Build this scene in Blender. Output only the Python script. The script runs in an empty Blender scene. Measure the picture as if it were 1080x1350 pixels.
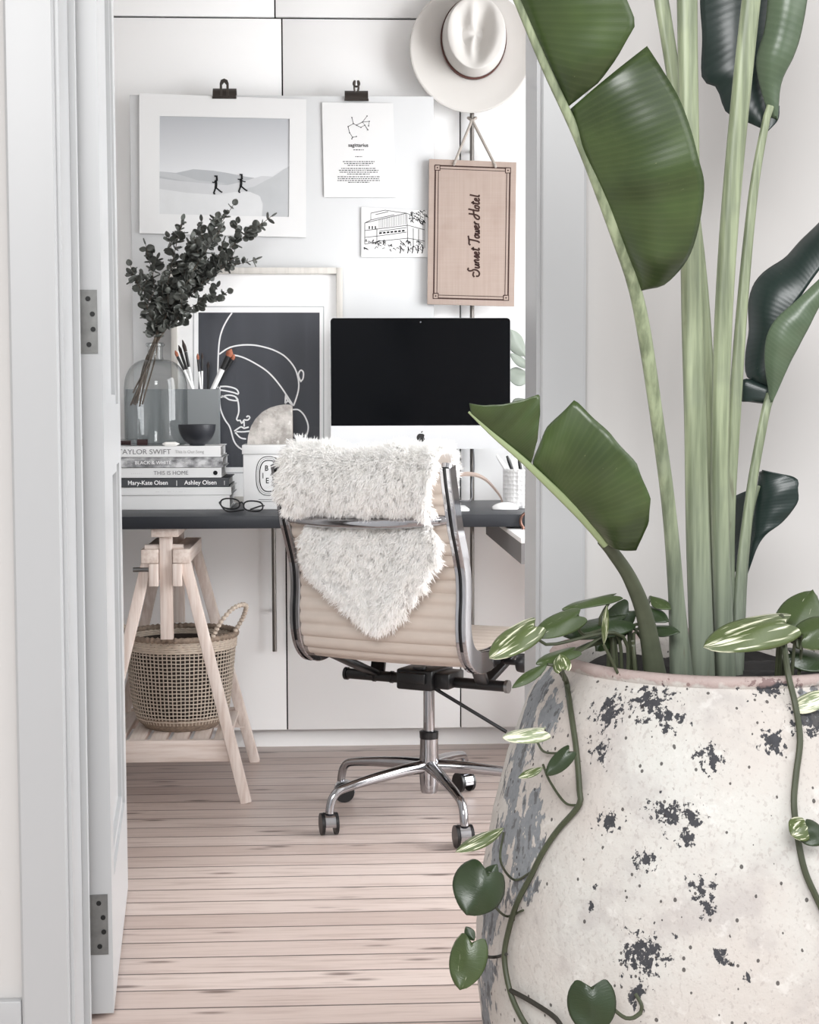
import bpy, bmesh, math, random
import numpy as np
from mathutils import Vector, Matrix
random.seed(7)
rng = np.random.default_rng(11)
SC = bpy.context.scene
COL = SC.collection
PI = math.pi
def R(d): return math.radians(d)
V = Vector

# ------------------------------------------------------------------ camera
FPX, CZ = 2163.0, 1.05
YAW, PITCH, ROLL = R(2.7), R(3.84), R(-0.17)
CM = Matrix.Rotation(-YAW, 3, 'Z') @ Matrix.Rotation(R(90) - PITCH, 3, 'X') @ Matrix.Rotation(ROLL, 3, 'Z')
CAMLOC = V((0, 0, CZ))
cd = bpy.data.cameras.new('camera'); cam = bpy.data.objects.new('camera', cd); COL.objects.link(cam)
cam.matrix_world = Matrix.Translation(CAMLOC) @ CM.to_4x4()
cd.sensor_fit = 'AUTO'; cd.sensor_width = 36.0; cd.lens = FPX / 1350 * 36.0
cd.clip_start = 0.05; cd.clip_end = 60
SC.camera = cam
def ray(px, py): return CM @ V(((px - 540) / FPX, -(py - 675) / FPX, -1))
def P(px, py, Y):                     # where the sight line meets the plane y = Y
    d = ray(px, py); return CAMLOC + d * (Y / d.y)
def PZ(px, py, Z):                    # ... and a level plane z = Z
    d = ray(px, py); return CAMLOC + d * ((Z - CZ) / d.z)
def XAT(px, Y, py=530): return P(px, py, Y).x
def ZAT(py, Y, px=540): return P(px, py, Y).z

# ------------------------------------------------------------------ materials
def lin(c): return tuple(((v / 255) / 12.92 if v / 255 <= 0.04045 else ((v / 255 + 0.055) / 1.055) ** 2.4) for v in c) + (1.0,)
class NT:
    def __init__(s, name):
        s.m = bpy.data.materials.new(name); s.m.use_nodes = True
        s.nt = s.m.node_tree; s.nt.nodes.clear()
        s.out = s.nt.nodes.new('ShaderNodeOutputMaterial')
    def n(s, t, ins=None, **at):
        n = s.nt.nodes.new('ShaderNode' + t)
        for k, v in at.items(): setattr(n, k, v)
        for k, v in (ins or {}).items():
            sk = n.inputs[k]
            if isinstance(v, bpy.types.NodeSocket): s.nt.links.new(v, sk)
            else: sk.default_value = v
        return n
    def m_(s, op, a, b=0.0, c=0.0, clamp=False):
        n = s.n('Math', {0: a, 1: b, 2: c}, operation=op, use_clamp=clamp); return n.outputs[0]
    def mix(s, f, a, b, bt='MIX'):
        n = s.n('Mix', None, data_type='RGBA', blend_type=bt)
        for k, v in ((0, f), (6, a), (7, b)):
            if isinstance(v, bpy.types.NodeSocket): s.nt.links.new(v, n.inputs[k])
            else: n.inputs[k].default_value = v
        return n.outputs[2]
    def ramp(s, f, stops):
        n = s.n('ValToRGB', {0: f}); e = n.color_ramp.elements
        while len(e) < len(stops): e.new(0.5)
        for i, (p, c) in enumerate(stops): e[i].position = p; e[i].color = c
        return n.outputs[0]
    def sm(s, x, a, b):
        n = s.n('MapRange', {0: x, 1: a, 2: b, 3: 0.0, 4: 1.0}, interpolation_type='SMOOTHSTEP'); return n.outputs[0]
    def coord(s, which='Object'): return s.n('TexCoord').outputs[which]
    def scale(s, v, sc): return s.n('Mapping', {0: v, 3: sc}).outputs[0]
    def noise(s, v, sc, det=3.0, rough=0.55): return s.n('TexNoise', {'Vector': v, 'Scale': sc, 'Detail': det, 'Roughness': rough}).outputs[0]
    def bsdf(s, col, rough=0.5, metal=0.0, spec=0.5, normal=None, **ex):
        d = {'Base Color': col, 'Roughness': rough, 'Metallic': metal, 'Specular IOR Level': spec}
        if normal is not None: d['Normal'] = normal
        d.update(ex)
        b = s.n('BsdfPrincipled', d); s.nt.links.new(b.outputs[0], s.out.inputs[0]); return b
    def bump(s, h, st=0.2, dist=0.002): return s.n('Bump', {'Height': h, 'Strength': st, 'Distance': dist}).outputs[0]
def flat(name, c, rough=0.5, metal=0.0, spec=0.5, var=0.04, vs=8.0, bump=0.0, bs=200.0, **ex):
    t = NT(name); co = t.coord()
    nz = t.noise(co, vs)
    c1 = lin(c); f = 1 - var * 2
    col = t.mix(nz, tuple(v * f for v in c1[:3]) + (1,), c1) if var else c1
    nm = t.bump(t.noise(co, bs, 2.0), bump, 0.001) if bump else None
    t.bsdf(col, rough, metal, spec, nm, **ex); return t.m
def wood(name, c, dark, axis=0, s=22.0, rough=0.5):
    t = NT(name); co = t.coord(); sc = [s, s, s]; sc[axis] = s * 0.06
    nz = t.noise(t.scale(co, tuple(sc)), 3.0, 5.0, 0.6)
    nz2 = t.noise(co, 5.0)
    col = t.mix(t.sm(nz, 0.35, 0.7), lin(c), lin(dark)); col = t.mix(t.m_('MULTIPLY', nz2, 0.35), col, lin(dark))
    t.bsdf(col, rough, normal=t.bump(nz, 0.15, 0.001)); return t.m

M = {}
M['white_paint'] = flat('white gloss paint', (236, 237, 238), 0.35, var=0.02, vs=3)
M['trim'] = flat('cool white trim paint', (179, 180, 181), 0.35, var=0.02, vs=3)
M['apron_shade'] = flat('shaded table apron', (118, 116, 116), 0.6, var=0.03)  # shade on the low table's left apron, put into its colour
M['matboard'] = flat('white mat board', (250, 250, 250), 0.8, var=0.004, spec=0.2)
M['wall'] = flat('wall paint', (197, 195, 193), 0.7, var=0.015, vs=2, bump=0.05)
M['cab'] = flat('white cabinet lacquer', (246, 246, 246), 0.45, var=0.008, vs=2, spec=0.3)
M['gap'] = flat('dark cabinet carcass', (40, 40, 42), 0.8, var=0)
M['chrome'] = flat('polished aluminium', (172, 172, 175), 0.07, 1.0, var=0)
M['steel'] = flat('brushed steel', (150, 150, 150), 0.3, 1.0, var=0.05)
M['darkhandle'] = flat('dark bronze handle', (62, 58, 56), 0.4, 0.6, var=0.03)
M['hinge'] = flat('worn hinge steel', (136, 136, 134), 0.5, 0.5, var=0.3, vs=40)
M['screw'] = flat('dark screw head', (30, 30, 30), 0.5, 0.5, var=0)
M['black'] = flat('black plastic', (18, 18, 20), 0.35, var=0.02)
M['deskblack'] = flat('black desk laminate', (38, 41, 47), 0.42, var=0.05, vs=60)
M['paper'] = flat('white paper', (219, 219, 219), 0.8, var=0.006, spec=0.2)
M['board'] = flat('white canvas board', (205, 206, 207), 0.8, var=0.01, spec=0.2)
M['ink'] = flat('black ink', (24, 24, 26), 0.7, var=0, spec=0.2)
M['greyink'] = flat('grey ink', (120, 120, 122), 0.7, var=0, spec=0.2)
M['lightink'] = flat('pale grey ink', (178, 178, 178), 0.7, var=0, spec=0.2)
M['whiteink'] = flat('white ink', (240, 240, 240), 0.7, var=0, spec=0.2)
M['framewood'] = wood('pale frame wood', (206, 202, 196), (186, 182, 176), 2)
M['felt'] = flat('ivory felt', (208, 205, 201), 0.9, var=0.03, vs=14, bump=0.15, bs=500, spec=0.15)
M['band'] = flat('brown hat band', (92, 52, 44), 0.6, var=0.05)
M['rope'] = flat('grey cotton rope', (176, 168, 160), 0.9, var=0.15, vs=200)
M['pine'] = wood('bare pine', (228, 217, 210), (202, 184, 174), 2, 26, 0.6)
M['pineY'] = wood('bare pine depthwise', (226, 215, 207), (202, 184, 174), 1, 26, 0.6)
M['pineX'] = wood('bare pine crosswise', (228, 217, 210), (202, 184, 174), 0, 26, 0.6)
M['seagrass'] = flat('seagrass', (214, 199, 183), 0.85, var=0.22, vs=90, bump=0.3)
M['seagrass_dark'] = flat('seagrass rim', (176, 156, 138), 0.85, var=0.4, vs=120, bump=0.4)
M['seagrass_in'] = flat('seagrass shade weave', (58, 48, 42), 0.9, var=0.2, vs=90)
M['sling'] = flat('beige ribbed fabric', (200, 188, 178), 0.75, var=0.06, vs=30, bump=0.12, bs=700)
M['grey_box'] = flat('grey lacquer box', (128, 132, 134), 0.5, var=0.02)
M['slate'] = flat('dark slate glaze', (38, 40, 46), 0.45, var=0.05)
M['mouse'] = flat('white plastic', (244, 244, 244), 0.25, var=0)
M['alum'] = flat('silver aluminium', (205, 206, 208), 0.38, 0.35, var=0.01)
M['screen'] = flat('switched off screen', (5, 6, 9), 0.12, var=0, spec=0.12)
M['logo'] = flat('black logo', (14, 14, 15), 0.4, var=0)
M['leather'] = flat('nude leather', (205, 184, 172), 0.6, var=0.06)
M['copper'] = flat('copper', (120, 92, 82), 0.3, 1.0, var=0.03)
M['bristle'] = flat('rust brush hair', (176, 106, 80), 0.8, var=0.2, vs=200)
M['bristledark'] = flat('dark brush hair', (58, 46, 42), 0.8, var=0.2, vs=200)
M['crystal'] = flat('quartz', (228, 226, 222), 0.3, var=0.08, vs=30)
M['soil'] = flat('dark potting soil', (34, 31, 30), 0.95, var=0.45, vs=60, bump=1.0, bs=60)
M['euca'] = flat('eucalyptus leaf', (92, 95, 90), 0.38, var=0.22, vs=60)
M['eucastem'] = flat('eucalyptus twig', (88, 78, 68), 0.8, var=0.1)
M['hide'] = flat('sheepskin hide', (250, 248, 245), 0.9, var=0.01)
M['paleleaf'] = flat('pale leaf', (138, 146, 136), 0.5, var=0.08, vs=20)
M['darkcap'] = flat('dark red cap', (52, 34, 34), 0.3, var=0.05)
M['clipmetal'] = flat('dark bronze clip', (70, 64, 60), 0.35, 0.7, var=0.06)
M['dust1'] = flat('printed grey', (190, 191, 193), 0.8, var=0, spec=0.2)

def mk_fleece():
    t = NT('white wool'); co = t.coord(); nz = t.noise(co, 30.0)
    col = t.mix(nz, lin((252, 251, 249)), lin((255, 255, 255)))
    a = t.n('BsdfDiffuse', {0: col}); b = t.n('BsdfTranslucent', {0: col}); mx = t.n('MixShader', {0: 0.5, 1: a.outputs[0], 2: b.outputs[0]})
    t.nt.links.new(mx.outputs[0], t.out.inputs[0]); return t.m
M['fleece'] = mk_fleece()

def mk_floor():
    t = NT('whitewashed floorboards'); co = t.coord(); sp = t.n('SeparateXYZ', {0: co})
    x, y = sp.outputs[0], sp.outputs[1]
    W = 0.0872
    yy = t.m_('DIVIDE', t.m_('ADD', y, -0.012), W); idx = t.m_('FLOOR', yy); fr = t.m_('FRACT', yy)
    rnd = t.n('TexWhiteNoise', {'W': idx}, noise_dimensions='1D').outputs[0]
    off = t.m_('MULTIPLY', rnd, 37.0)
    vec = t.n('CombineXYZ', {0: t.m_('ADD', x, off), 1: y, 2: off}).outputs[0]
    g1 = t.noise(t.scale(vec, (1.6, 26, 1)), 3.0, 6.0, 0.62)
    g2 = t.noise(t.scale(vec, (5, 120, 1)), 2.0, 3.0, 0.5)
    big = t.noise(co, 1.4, 2.0)
    base = t.mix(rnd, lin((198, 182, 174)), lin((168, 148, 139)))
    base = t.mix(t.m_('MULTIPLY', t.sm(g1, 0.46, 0.72), 0.75), base, lin((146, 124, 115)))
    base = t.mix(t.m_('MULTIPLY', g2, 0.35), base, lin((220, 208, 202)))
    base = t.mix(t.m_('MULTIPLY', t.sm(big, 0.45, 0.75), 0.2), base, lin((144, 124, 115)))
    # knots: stretched cells
    vo = t.n('TexVoronoi', {'Vector': t.scale(vec, (5.5, 23.0, 1)), 'Scale': 1.0, 'Randomness': 1.0}, feature='F1')
    kd = t.m_('ADD', vo.outputs[0], t.m_('MULTIPLY', t.m_('SUBTRACT', g1, 0.5), 0.35))
    cr = t.n('SeparateColor', {0: vo.outputs[1]}).outputs[0]
    on = t.m_('GREATER_THAN', cr, 0.5)
    ks = t.m_('MULTIPLY', t.m_('SUBTRACT', 1.0, t.sm(kd, 0.06, 0.27)), on)
    base = t.mix(t.m_('MULTIPLY', ks, 0.8), base, lin((82, 64, 58)))
    # board joints and seams
    e = t.m_('MINIMUM', fr, t.m_('SUBTRACT', 1.0, fr))
    wob = t.m_('MULTIPLY', t.noise(t.scale(vec, (9, 1, 1)), 3.0), 0.028)
    seam = t.m_('SUBTRACT', 1.0, t.sm(e, 0.008, t.m_('ADD', wob, 0.034)))
    base = t.mix(t.m_('MULTIPLY', seam, 0.92), base, lin((58, 46, 42)))
    t.bsdf(base, 0.36, spec=0.45, normal=t.bump(t.m_('SUBTRACT', t.m_('MULTIPLY', g1, 0.3), seam), 0.25, 0.002))
    return t.m
M['floor'] = mk_floor()

def mk_leaf(name, c, dark, light, waves=12.0, rough=0.33):
    t = NT(name); uv = t.n('UVMap').outputs[0]; sp = t.n('SeparateXYZ', {0: uv}); u, v = sp.outputs[0], sp.outputs[1]
    nz = t.noise(t.coord(), 6.0)
    wv = t.n('TexWave', {'Vector': t.n('CombineXYZ', {0: t.m_('ADD', u, t.m_('MULTIPLY', v, 0.06))}).outputs[0], 'Scale': waves, 'Distortion': 1.2, 'Detail': 2.0}, wave_type='BANDS', bands_direction='X').outputs[1]
    fine = t.n('TexWave', {'Vector': t.n('CombineXYZ', {0: t.m_('ADD', u, t.m_('MULTIPLY', v, 0.06))}).outputs[0], 'Scale': waves * 5, 'Distortion': 0.5}, wave_type='BANDS', bands_direction='X').outputs[1]
    col = t.mix(t.sm(nz, 0.3, 0.7), lin(dark), lin(c))
    col = t.mix(t.m_('MULTIPLY', t.m_('POWER', wv, 3.0), 0.10), col, lin(light)); col = t.mix(t.m_('MULTIPLY', t.m_('POWER', fine, 2.0), 0.08), col, lin(dark))
    scr = t.noise(t.scale(uv, (60, 6, 1)), 2.0, 2.0); col = t.mix(t.m_('MULTIPLY', t.sm(scr, 0.74, 0.8), 0.5), col, lin((170, 170, 130)))
    t.bsdf(col, rough, spec=0.5, normal=t.bump(t.m_('ADD', t.m_('MULTIPLY', wv, 1.0), t.m_('MULTIPLY', fine, 0.2)), 0.05, 0.003)); return t.m
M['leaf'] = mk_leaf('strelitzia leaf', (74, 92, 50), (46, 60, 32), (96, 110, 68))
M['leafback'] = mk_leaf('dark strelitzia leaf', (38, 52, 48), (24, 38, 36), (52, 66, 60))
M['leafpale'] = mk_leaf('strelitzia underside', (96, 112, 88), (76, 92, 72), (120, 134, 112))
def mk_stem():
    t = NT('strelitzia stalk'); co = t.coord()
    nz = t.noise(t.scale(co, (60, 60, 3)), 1.5, 4.0); n2 = t.noise(co, 9.0)
    col = t.mix(t.sm(nz, 0.3, 0.7), lin((104, 114, 88)), lin((158, 168, 136)))
    col = t.mix(t.m_('MULTIPLY', t.sm(n2, 0.5, 0.75), 0.5), col, lin((104, 112, 100)))
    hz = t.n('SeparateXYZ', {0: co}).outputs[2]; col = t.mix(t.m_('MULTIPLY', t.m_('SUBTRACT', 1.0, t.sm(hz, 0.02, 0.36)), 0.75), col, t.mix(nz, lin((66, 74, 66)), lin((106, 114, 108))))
    n3 = t.noise(t.scale(co, (40, 40, 8)), 1.5, 2.0)
    col = t.mix(t.m_('MULTIPLY', t.sm(n3, 0.68, 0.75), 0.5), col, lin((92, 84, 66)))
    t.bsdf(col, 0.42, normal=t.bump(nz, 0.2, 0.002)); return t.m
M['stalk'] = mk_stem()
M['rib'] = flat('leaf rib', (150, 164, 122), 0.4, var=0.1, vs=20)
M['stalkdark'] = flat('old stalk', (88, 94, 74), 0.6, var=0.3, vs=30)
def mk_pothos(name, g, amt):
    t = NT(name); uv = t.n('UVMap').outputs[0]; co = t.coord()
    nz = t.noise(t.scale(uv, (1.1, 5.0, 1)), 1.6, 3.0, 0.55); n2 = t.noise(co, 25.0)
    col = t.mix(n2, lin(tuple(v * 0.72 for v in g)), lin(g))
    col = t.mix(t.sm(nz, 1.0 - amt - 0.06, 1.0 - amt + 0.05), col, lin((222, 222, 196)))
    t.bsdf(col, 0.3, spec=0.5, normal=t.bump(t.noise(t.scale(uv, (20, 3, 1)), 2.0), 0.2, 0.002)); return t.m
M['pothos'] = mk_pothos('green pothos leaf', (70, 86, 48), 0.30)
M['pothosdark'] = mk_pothos('dark pothos leaf', (48, 64, 38), 0.24)
M['pothosvar'] = mk_pothos('variegated pothos leaf', (92, 106, 62), 0.43)
M['pothospale'] = mk_pothos('pale pothos leaf', (150, 162, 126), 0.5)
M['vine'] = flat('pothos vine', (72, 78, 56), 0.5, var=0.25, vs=40)
M['vinedark'] = flat('old pothos vine', (48, 46, 38), 0.6, var=0.2, vs=40)

def mk_linen():
    t = NT('whitewashed wood veneer'); co = t.coord()
    g = t.noise(t.scale(co, (240, 1, 5)), 1.0, 3.0); h = t.noise(t.scale(co, (4, 1, 300)), 1.0, 2.0); b = t.noise(co, 9.0)
    col = t.mix(t.m_('MULTIPLY', g, 0.6), lin((170, 154, 144)), lin((132, 113, 104)))
    col = t.mix(t.m_('MULTIPLY', h, 0.4), col, lin((180, 166, 158)))
    col = t.mix(t.m_('MULTIPLY', t.sm(b, 0.5, 0.75), 0.35), col, lin((144, 124, 115)))
    t.bsdf(col, 0.8, spec=0.2, normal=t.bump(t.m_('ADD', g, h), 0.2, 0.001)); return t.m
M['linen'] = mk_linen()

def thinglass(name, tint=(0.96, 0.97, 0.97), edge=(0.30, 0.32, 0.33), refl=0.9, base=0.04):
    t = NT(name); lw = t.n('LayerWeight', {0: 0.35})
    col = t.mix(t.m_('POWER', lw.outputs[1], 1.6), tint + (1,), edge + (1,))
    tr = t.n('BsdfTransparent', {0: col}); gl = t.n('BsdfGlossy', {0: (refl, refl, refl, 1), 'Roughness': 0.02})
    fa = t.n('LayerWeight', {0: 0.5}).outputs[1]; fr = t.m_('ADD', base, t.m_('MULTIPLY', t.m_('POWER', fa, 4.0), 0.6))
    mx = t.n('MixShader', {0: fr, 1: tr.outputs[0], 2: gl.outputs[0]}); t.nt.links.new(mx.outputs[0], t.out.inputs[0]); return t.m
M['glass'] = thinglass('clear glass')
M['pane'] = thinglass('picture glass', (1, 1, 1), (1, 1, 1), 0.8, 0.01)

def mk_printdark():
    t = NT('charcoal print'); co = t.coord()
    g = t.noise(t.scale(co, (60, 1, 1)), 1.0, 2.0); n2 = t.noise(co, 300.0)
    col = t.mix(g, lin((58, 60, 66)), lin((78, 80, 86))); col = t.mix(t.m_('MULTIPLY', n2, 0.2), col, lin((96, 98, 104)))
    t.bsdf(col, 0.7, spec=0.2); return t.m
M['printdark'] = mk_printdark()
def mk_agate():
    t = NT('pale agate'); co = t.coord()
    n = t.noise(co, 22.0, 5.0, 0.65); n2 = t.noise(co, 60.0, 3.0)
    col = t.mix(t.sm(n, 0.35, 0.65), lin((190, 185, 180)), lin((140, 135, 130))); col = t.mix(t.sm(n2, 0.6, 0.75), col, lin((214, 211, 207)))
    t.bsdf(col, 0.35, normal=t.bump(n, 0.5, 0.004)); return t.m
M['agate'] = mk_agate()
M['agaterind'] = flat('agate rind', (168, 146, 128), 0.8, var=0.2, vs=60, bump=0.5)
def mk_bw():
    t = NT('black and white cover'); n = t.noise(t.scale(t.coord(), (26, 1, 40)), 1.0, 4.0, 0.6)
    t.bsdf(t.ramp(n, [(0.35, lin((70, 70, 72))), (0.5, lin((150, 150, 152))), (0.65, lin((205, 205, 206)))]), 0.4); return t.m
M['bwcover'] = mk_bw()
def mk_cup():
    t = NT('embossed white ceramic'); uv = t.coord()
    vo = t.n('TexVoronoi', {'Vector': uv, 'Scale': 85.0, 'Randomness': 0.25}, feature='F1').outputs[0]
    t.bsdf(lin((240, 240, 240)), 0.35, normal=t.bump(vo, 0.8, 0.006)); return t.m
M['cup'] = mk_cup()
def mk_sky():
    t = NT('photo print sky'); sp = t.n('SeparateXYZ', {0: t.coord()})
    t.bsdf(t.ramp(t.n('MapRange', {0: sp.outputs[2], 1: 0.0, 2: 0.29}).outputs[0], [(0.35, lin((214, 215, 217))), (1.0, lin((172, 174, 178)))]), 0.8, spec=0.2); return t.m
M['photosky'] = mk_sky()
for k, c in (('dune1', (176, 178, 181)), ('dune2', (198, 199, 201)), ('dune3', (212, 213, 214)), ('dune4', (186, 188, 190))):
    M[k] = flat('photo print ' + k, c, 0.8, var=0.06, vs=20, spec=0.2)

# ------------------------------------------------------------------ mesh builder
def catmull(pts, n):
    pts = [V(p) for p in pts]
    if len(pts) < 3:
        return [pts[0].lerp(pts[-1], i / (n - 1)) for i in range(n)]
    e = [pts[0] * 2 - pts[1]] + pts + [pts[-1] * 2 - pts[-2]]
    dn = []
    for i in range(1, len(e) - 2):
        for k in range(12):
            t = k / 12; a, b, c, d = e[i - 1], e[i], e[i + 1], e[i + 2]
            dn.append(0.5 * ((2 * b) + (c - a) * t + (2 * a - 5 * b + 4 * c - d) * t * t + (3 * b - a - 3 * c + d) * t ** 3))
    dn.append(pts[-1])
    return resample(dn, n)
def resample(pts, n):
    L = [0.0]
    for a, b in zip(pts, pts[1:]): L.append(L[-1] + (b - a).length)
    out = []; j = 0
    for i in range(n):
        s = L[-1] * i / (n - 1)
        while j < len(pts) - 2 and L[j + 1] < s: j += 1
        d = L[j + 1] - L[j]
        out.append(pts[j].lerp(pts[j + 1], (s - L[j]) / d if d > 1e-9 else 0))
    return out
def interp(vals, n):
    return [float(np.interp(i / (n - 1), np.linspace(0, 1, len(vals)), vals)) for i in range(n)]

class MB:
    def __init__(s): s.bm = bmesh.new(); s.mi = 0; s.uv = s.bm.loops.layers.uv.new('UVMap')
    def f(s, vs):
        try: fc = s.bm.faces.new(vs); fc.material_index = s.mi; return fc
        except ValueError: return None
    def v(s, p): return s.bm.verts.new(p)
    def box(s, lo, hi, rot=None, bev=0.0):
        c = [(x, y, z) for x in (lo[0], hi[0]) for y in (lo[1], hi[1]) for z in (lo[2], hi[2])]
        return s.hexa(c, rot, bev)
    def hexa(s, c, rot=None, bev=0.0):
        if rot: c = [rot @ V(p) for p in c]
        vs = [s.v(p) for p in c]
        fs = [s.f([vs[i] for i in q]) for q in ((0, 1, 3, 2), (4, 6, 7, 5), (0, 4, 5, 1), (2, 3, 7, 6), (0, 2, 6, 4), (1, 5, 7, 3))]
        if bev > 0:
            ed = list({e for fc in fs for e in fc.edges})
            r = bmesh.ops.bevel(s.bm, geom=ed, offset=bev, segments=2, affect='EDGES', profile=0.5)
            for fc in r['faces']: fc.material_index = s.mi
        return s
    def beam(s, a, b, w, h, side=(1, 0, 0), bev=0.002):     # bar from a to b, w along side, h across
        a, b = V(a), V(b); d = (b - a).normalized(); sd = V(side); sd = (sd - d * sd.dot(d)).normalized(); up = d.cross(sd)
        c = [e + sd * (x * w / 2) + up * (y * h / 2) for e in (a, b) for x in (-1, 1) for y in (-1, 1)]
        return s.hexa(c, None, bev)
    def sweep(s, path, prof, side=None, closed=True, caps=True):   # prof: [(a, b)] in (side, up); radius may vary through a list of profiles
        n = len(path); rows = []; prev = None
        for i, p in enumerate(path):
            p = V(p); t = (V(path[min(i + 1, n - 1)]) - V(path[max(i - 1, 0)])).normalized()
            if side is not None: sd = V(side)
            elif prev is None: sd = V((0, 0, 1)) if abs(t.z) < 0.9 else V((1, 0, 0))
            else: sd = prev
            sd = (sd - t * sd.dot(t)).normalized(); prev = sd; up = t.cross(sd)
            pr = prof(i / (n - 1)) if callable(prof) else prof
            rows.append([s.v(p + sd * a + up * b) for a, b in pr])
        m = len(rows[0])
        for i in range(n - 1):
            for j in range(m if closed else m - 1):
                k = (j + 1) % m
                fc = s.f([rows[i][j], rows[i][k], rows[i + 1][k], rows[i + 1][j]])
                if fc:
                    for lp, uv in zip(fc.loops, ((i, j), (i, j + 1), (i + 1, j + 1), (i + 1, j))): lp[s.uv].uv = (uv[1] / m, uv[0] / (n - 1))
        if caps and closed: s.f(rows[0][::-1]); s.f(rows[-1])
        return s
    def tube(s, pts, r, n=None, seg=10, smooth=True):
        n = n or (len(pts) if not smooth else max(8, len(pts) * 6))
        pa = catmull(pts, n) if smooth and len(pts) > 2 else [V(p) for p in pts]
        rr = interp(r if isinstance(r, (list, tuple)) else [r], len(pa)) if not isinstance(r, (int, float)) else [r] * len(pa)
        L = len(pa)
        def pf(t):
            q = rr[min(L - 1, int(round(t * (L - 1))))]; return [(q * math.cos(2 * PI * k / seg), q * math.sin(2 * PI * k / seg)) for k in range(seg)]
        return s.sweep(pa, pf)
    def cyl(s, a, b, r, seg=20): return s.tube([a, b], r, smooth=False, seg=seg)
    def lathe(s, c, prof, seg=48, cap0=True, cap1=True, ax=(0, 0, 1)):
        c = V(c); q = V((0, 0, 1)).rotation_difference(V(ax)); rows = []
        for r, z in prof: rows.append([s.v(c + q @ V((r * math.cos(2 * PI * k / seg), r * math.sin(2 * PI * k / seg), z))) for k in range(seg)])
        for i in range(len(rows) - 1):
            for k in range(seg):
                j = (k + 1) % seg; fc = s.f([rows[i][k], rows[i][j], rows[i + 1][j], rows[i + 1][k]])
                if fc:
                    for lp, uv in zip(fc.loops, ((k, i), (k + 1, i), (k + 1, i + 1), (k, i + 1))): lp[s.uv].uv = (uv[0] / seg, uv[1] / (len(rows) - 1))
        if cap0: s.f(rows[0][::-1])
        if cap1: s.f(rows[-1])
        return s
    def grid(s, rows):
        n, m = len(rows), len(rows[0]); vs = [[s.v(p) for p in r] for r in rows]
        for i in range(n - 1):
            for j in range(m - 1):
                fc = s.f([vs[i][j], vs[i][j + 1], vs[i + 1][j + 1], vs[i + 1][j]])
                if fc:
                    for lp, uv in zip(fc.loops, ((i, j), (i, j + 1), (i + 1, j + 1), (i + 1, j))): lp[s.uv].uv = (uv[0] / (n - 1), uv[1] / (m - 1))
        return s
    def prism(s, pts, d):                                   # polygon pts pushed along vector d
        d = V(d); a = [s.v(p) for p in pts]; b = [s.v(V(p) + d) for p in pts]; n = len(a)
        f1 = s.f(a); f2 = s.f(b[::-1])
        for i in range(n): s.f([a[i], b[i], b[(i + 1) % n], a[(i + 1) % n]])
        return s
    def ball(s, c, r, sc=(1, 1, 1), seg=16, rot=None):
        rows = []
        for i in range(seg // 2 + 1):
            a = PI * i / (seg // 2); 
            rows.append([(math.sin(a) * math.cos(2 * PI * k / seg), math.sin(a) * math.sin(2 * PI * k / seg), math.cos(a)) for k in range(seg)])
        vs = []
        for i, rw in enumerate(rows):
            if i in (0, len(rows) - 1): rw = rw[:1]
            o = []
            for p in rw:
                q = V((p[0] * sc[0] * r, p[1] * sc[1] * r, p[2] * sc[2] * r)); q = rot @ q if rot else q; o.append(s.v(V(c) + q))
            vs.append(o)
        for i in range(len(vs) - 1):
            for k in range(seg):
                j = (k + 1) % seg; A = vs[i]; B = vs[i + 1]
                if len(A) == 1: s.f([A[0], B[k], B[j]])
                elif len(B) == 1: s.f([A[k], B[0], A[j]])
                else: s.f([A[k], B[k], B[j], A[j]])
        return s
    def ink(s, px, w, Y, closed=False):                     # a drawn line on the paper plane y = Y; w and px in photo pixels
        pts = [V((a, b, 0)) for a, b in px]
        if closed: pts.append(pts[0])
        n = len(pts); L = []; Rr = []
        for i in range(n):
            t = (pts[min(i + 1, n - 1)] - pts[max(i - 1, 0)]); t = t.normalized() if t.length else V((1, 0, 0)); nn = V((-t.y, t.x, 0)) * (w / 2)
            L.append(s.v(P(pts[i].x + nn.x, pts[i].y + nn.y, Y))); Rr.append(s.v(P(pts[i].x - nn.x, pts[i].y - nn.y, Y)))
        for i in range(n - 1): s.f([L[i], L[i + 1], Rr[i + 1], Rr[i]])
        return s
    def inks(s, px, w, Y, n=24):                            # the same, smoothed
        return s.ink([(p.x, p.y) for p in catmull([(a, b, 0) for a, b in px], n)], w, Y)
    def build(s, name, mat, parent=None, smooth=True, local=False, base=None, sub=0, solid=0.0, solid_off=0.0, angle=40, weld=False):
        bm = s.bm
        if weld: bmesh.ops.remove_doubles(bm, verts=bm.verts, dist=1e-6)
        bmesh.ops.recalc_face_normals(bm, faces=bm.faces)
        co = [v.co for v in bm.verts]
        if base is None:
            xs = [c.x for c in co]; ys = [c.y for c in co]; zs = [c.z for c in co]
            base = V(((min(xs) + max(xs)) / 2, (min(ys) + max(ys)) / 2, min(zs)))
        base = V(base)
        for v in bm.verts: v.co -= base
        me = bpy.data.meshes.new(name); bm.to_mesh(me); bm.free()
        for mt in (mat if isinstance(mat, (list, tuple)) else [mat]): me.materials.append(M[mt] if isinstance(mt, str) else mt)
        if smooth:
            me.polygons.foreach_set('use_smooth', [True] * len(me.polygons))
            try: me.set_sharp_from_angle(angle=R(angle))
            except Exception: pass
        ob = bpy.data.objects.new(name, me); COL.objects.link(ob); ob.location = base
        if parent is not None: attach(ob, parent, local)
        if solid: md = ob.modifiers.new('solid', 'SOLIDIFY'); md.thickness = solid; md.offset = solid_off
        if sub: md = ob.modifiers.new('sub', 'SUBSURF'); md.levels = sub; md.render_levels = sub
        return ob
def world_of(o):
    m = o.matrix_basis
    return (world_of(o.parent) @ o.matrix_parent_inverse @ m) if o.parent else m.copy()
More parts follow.
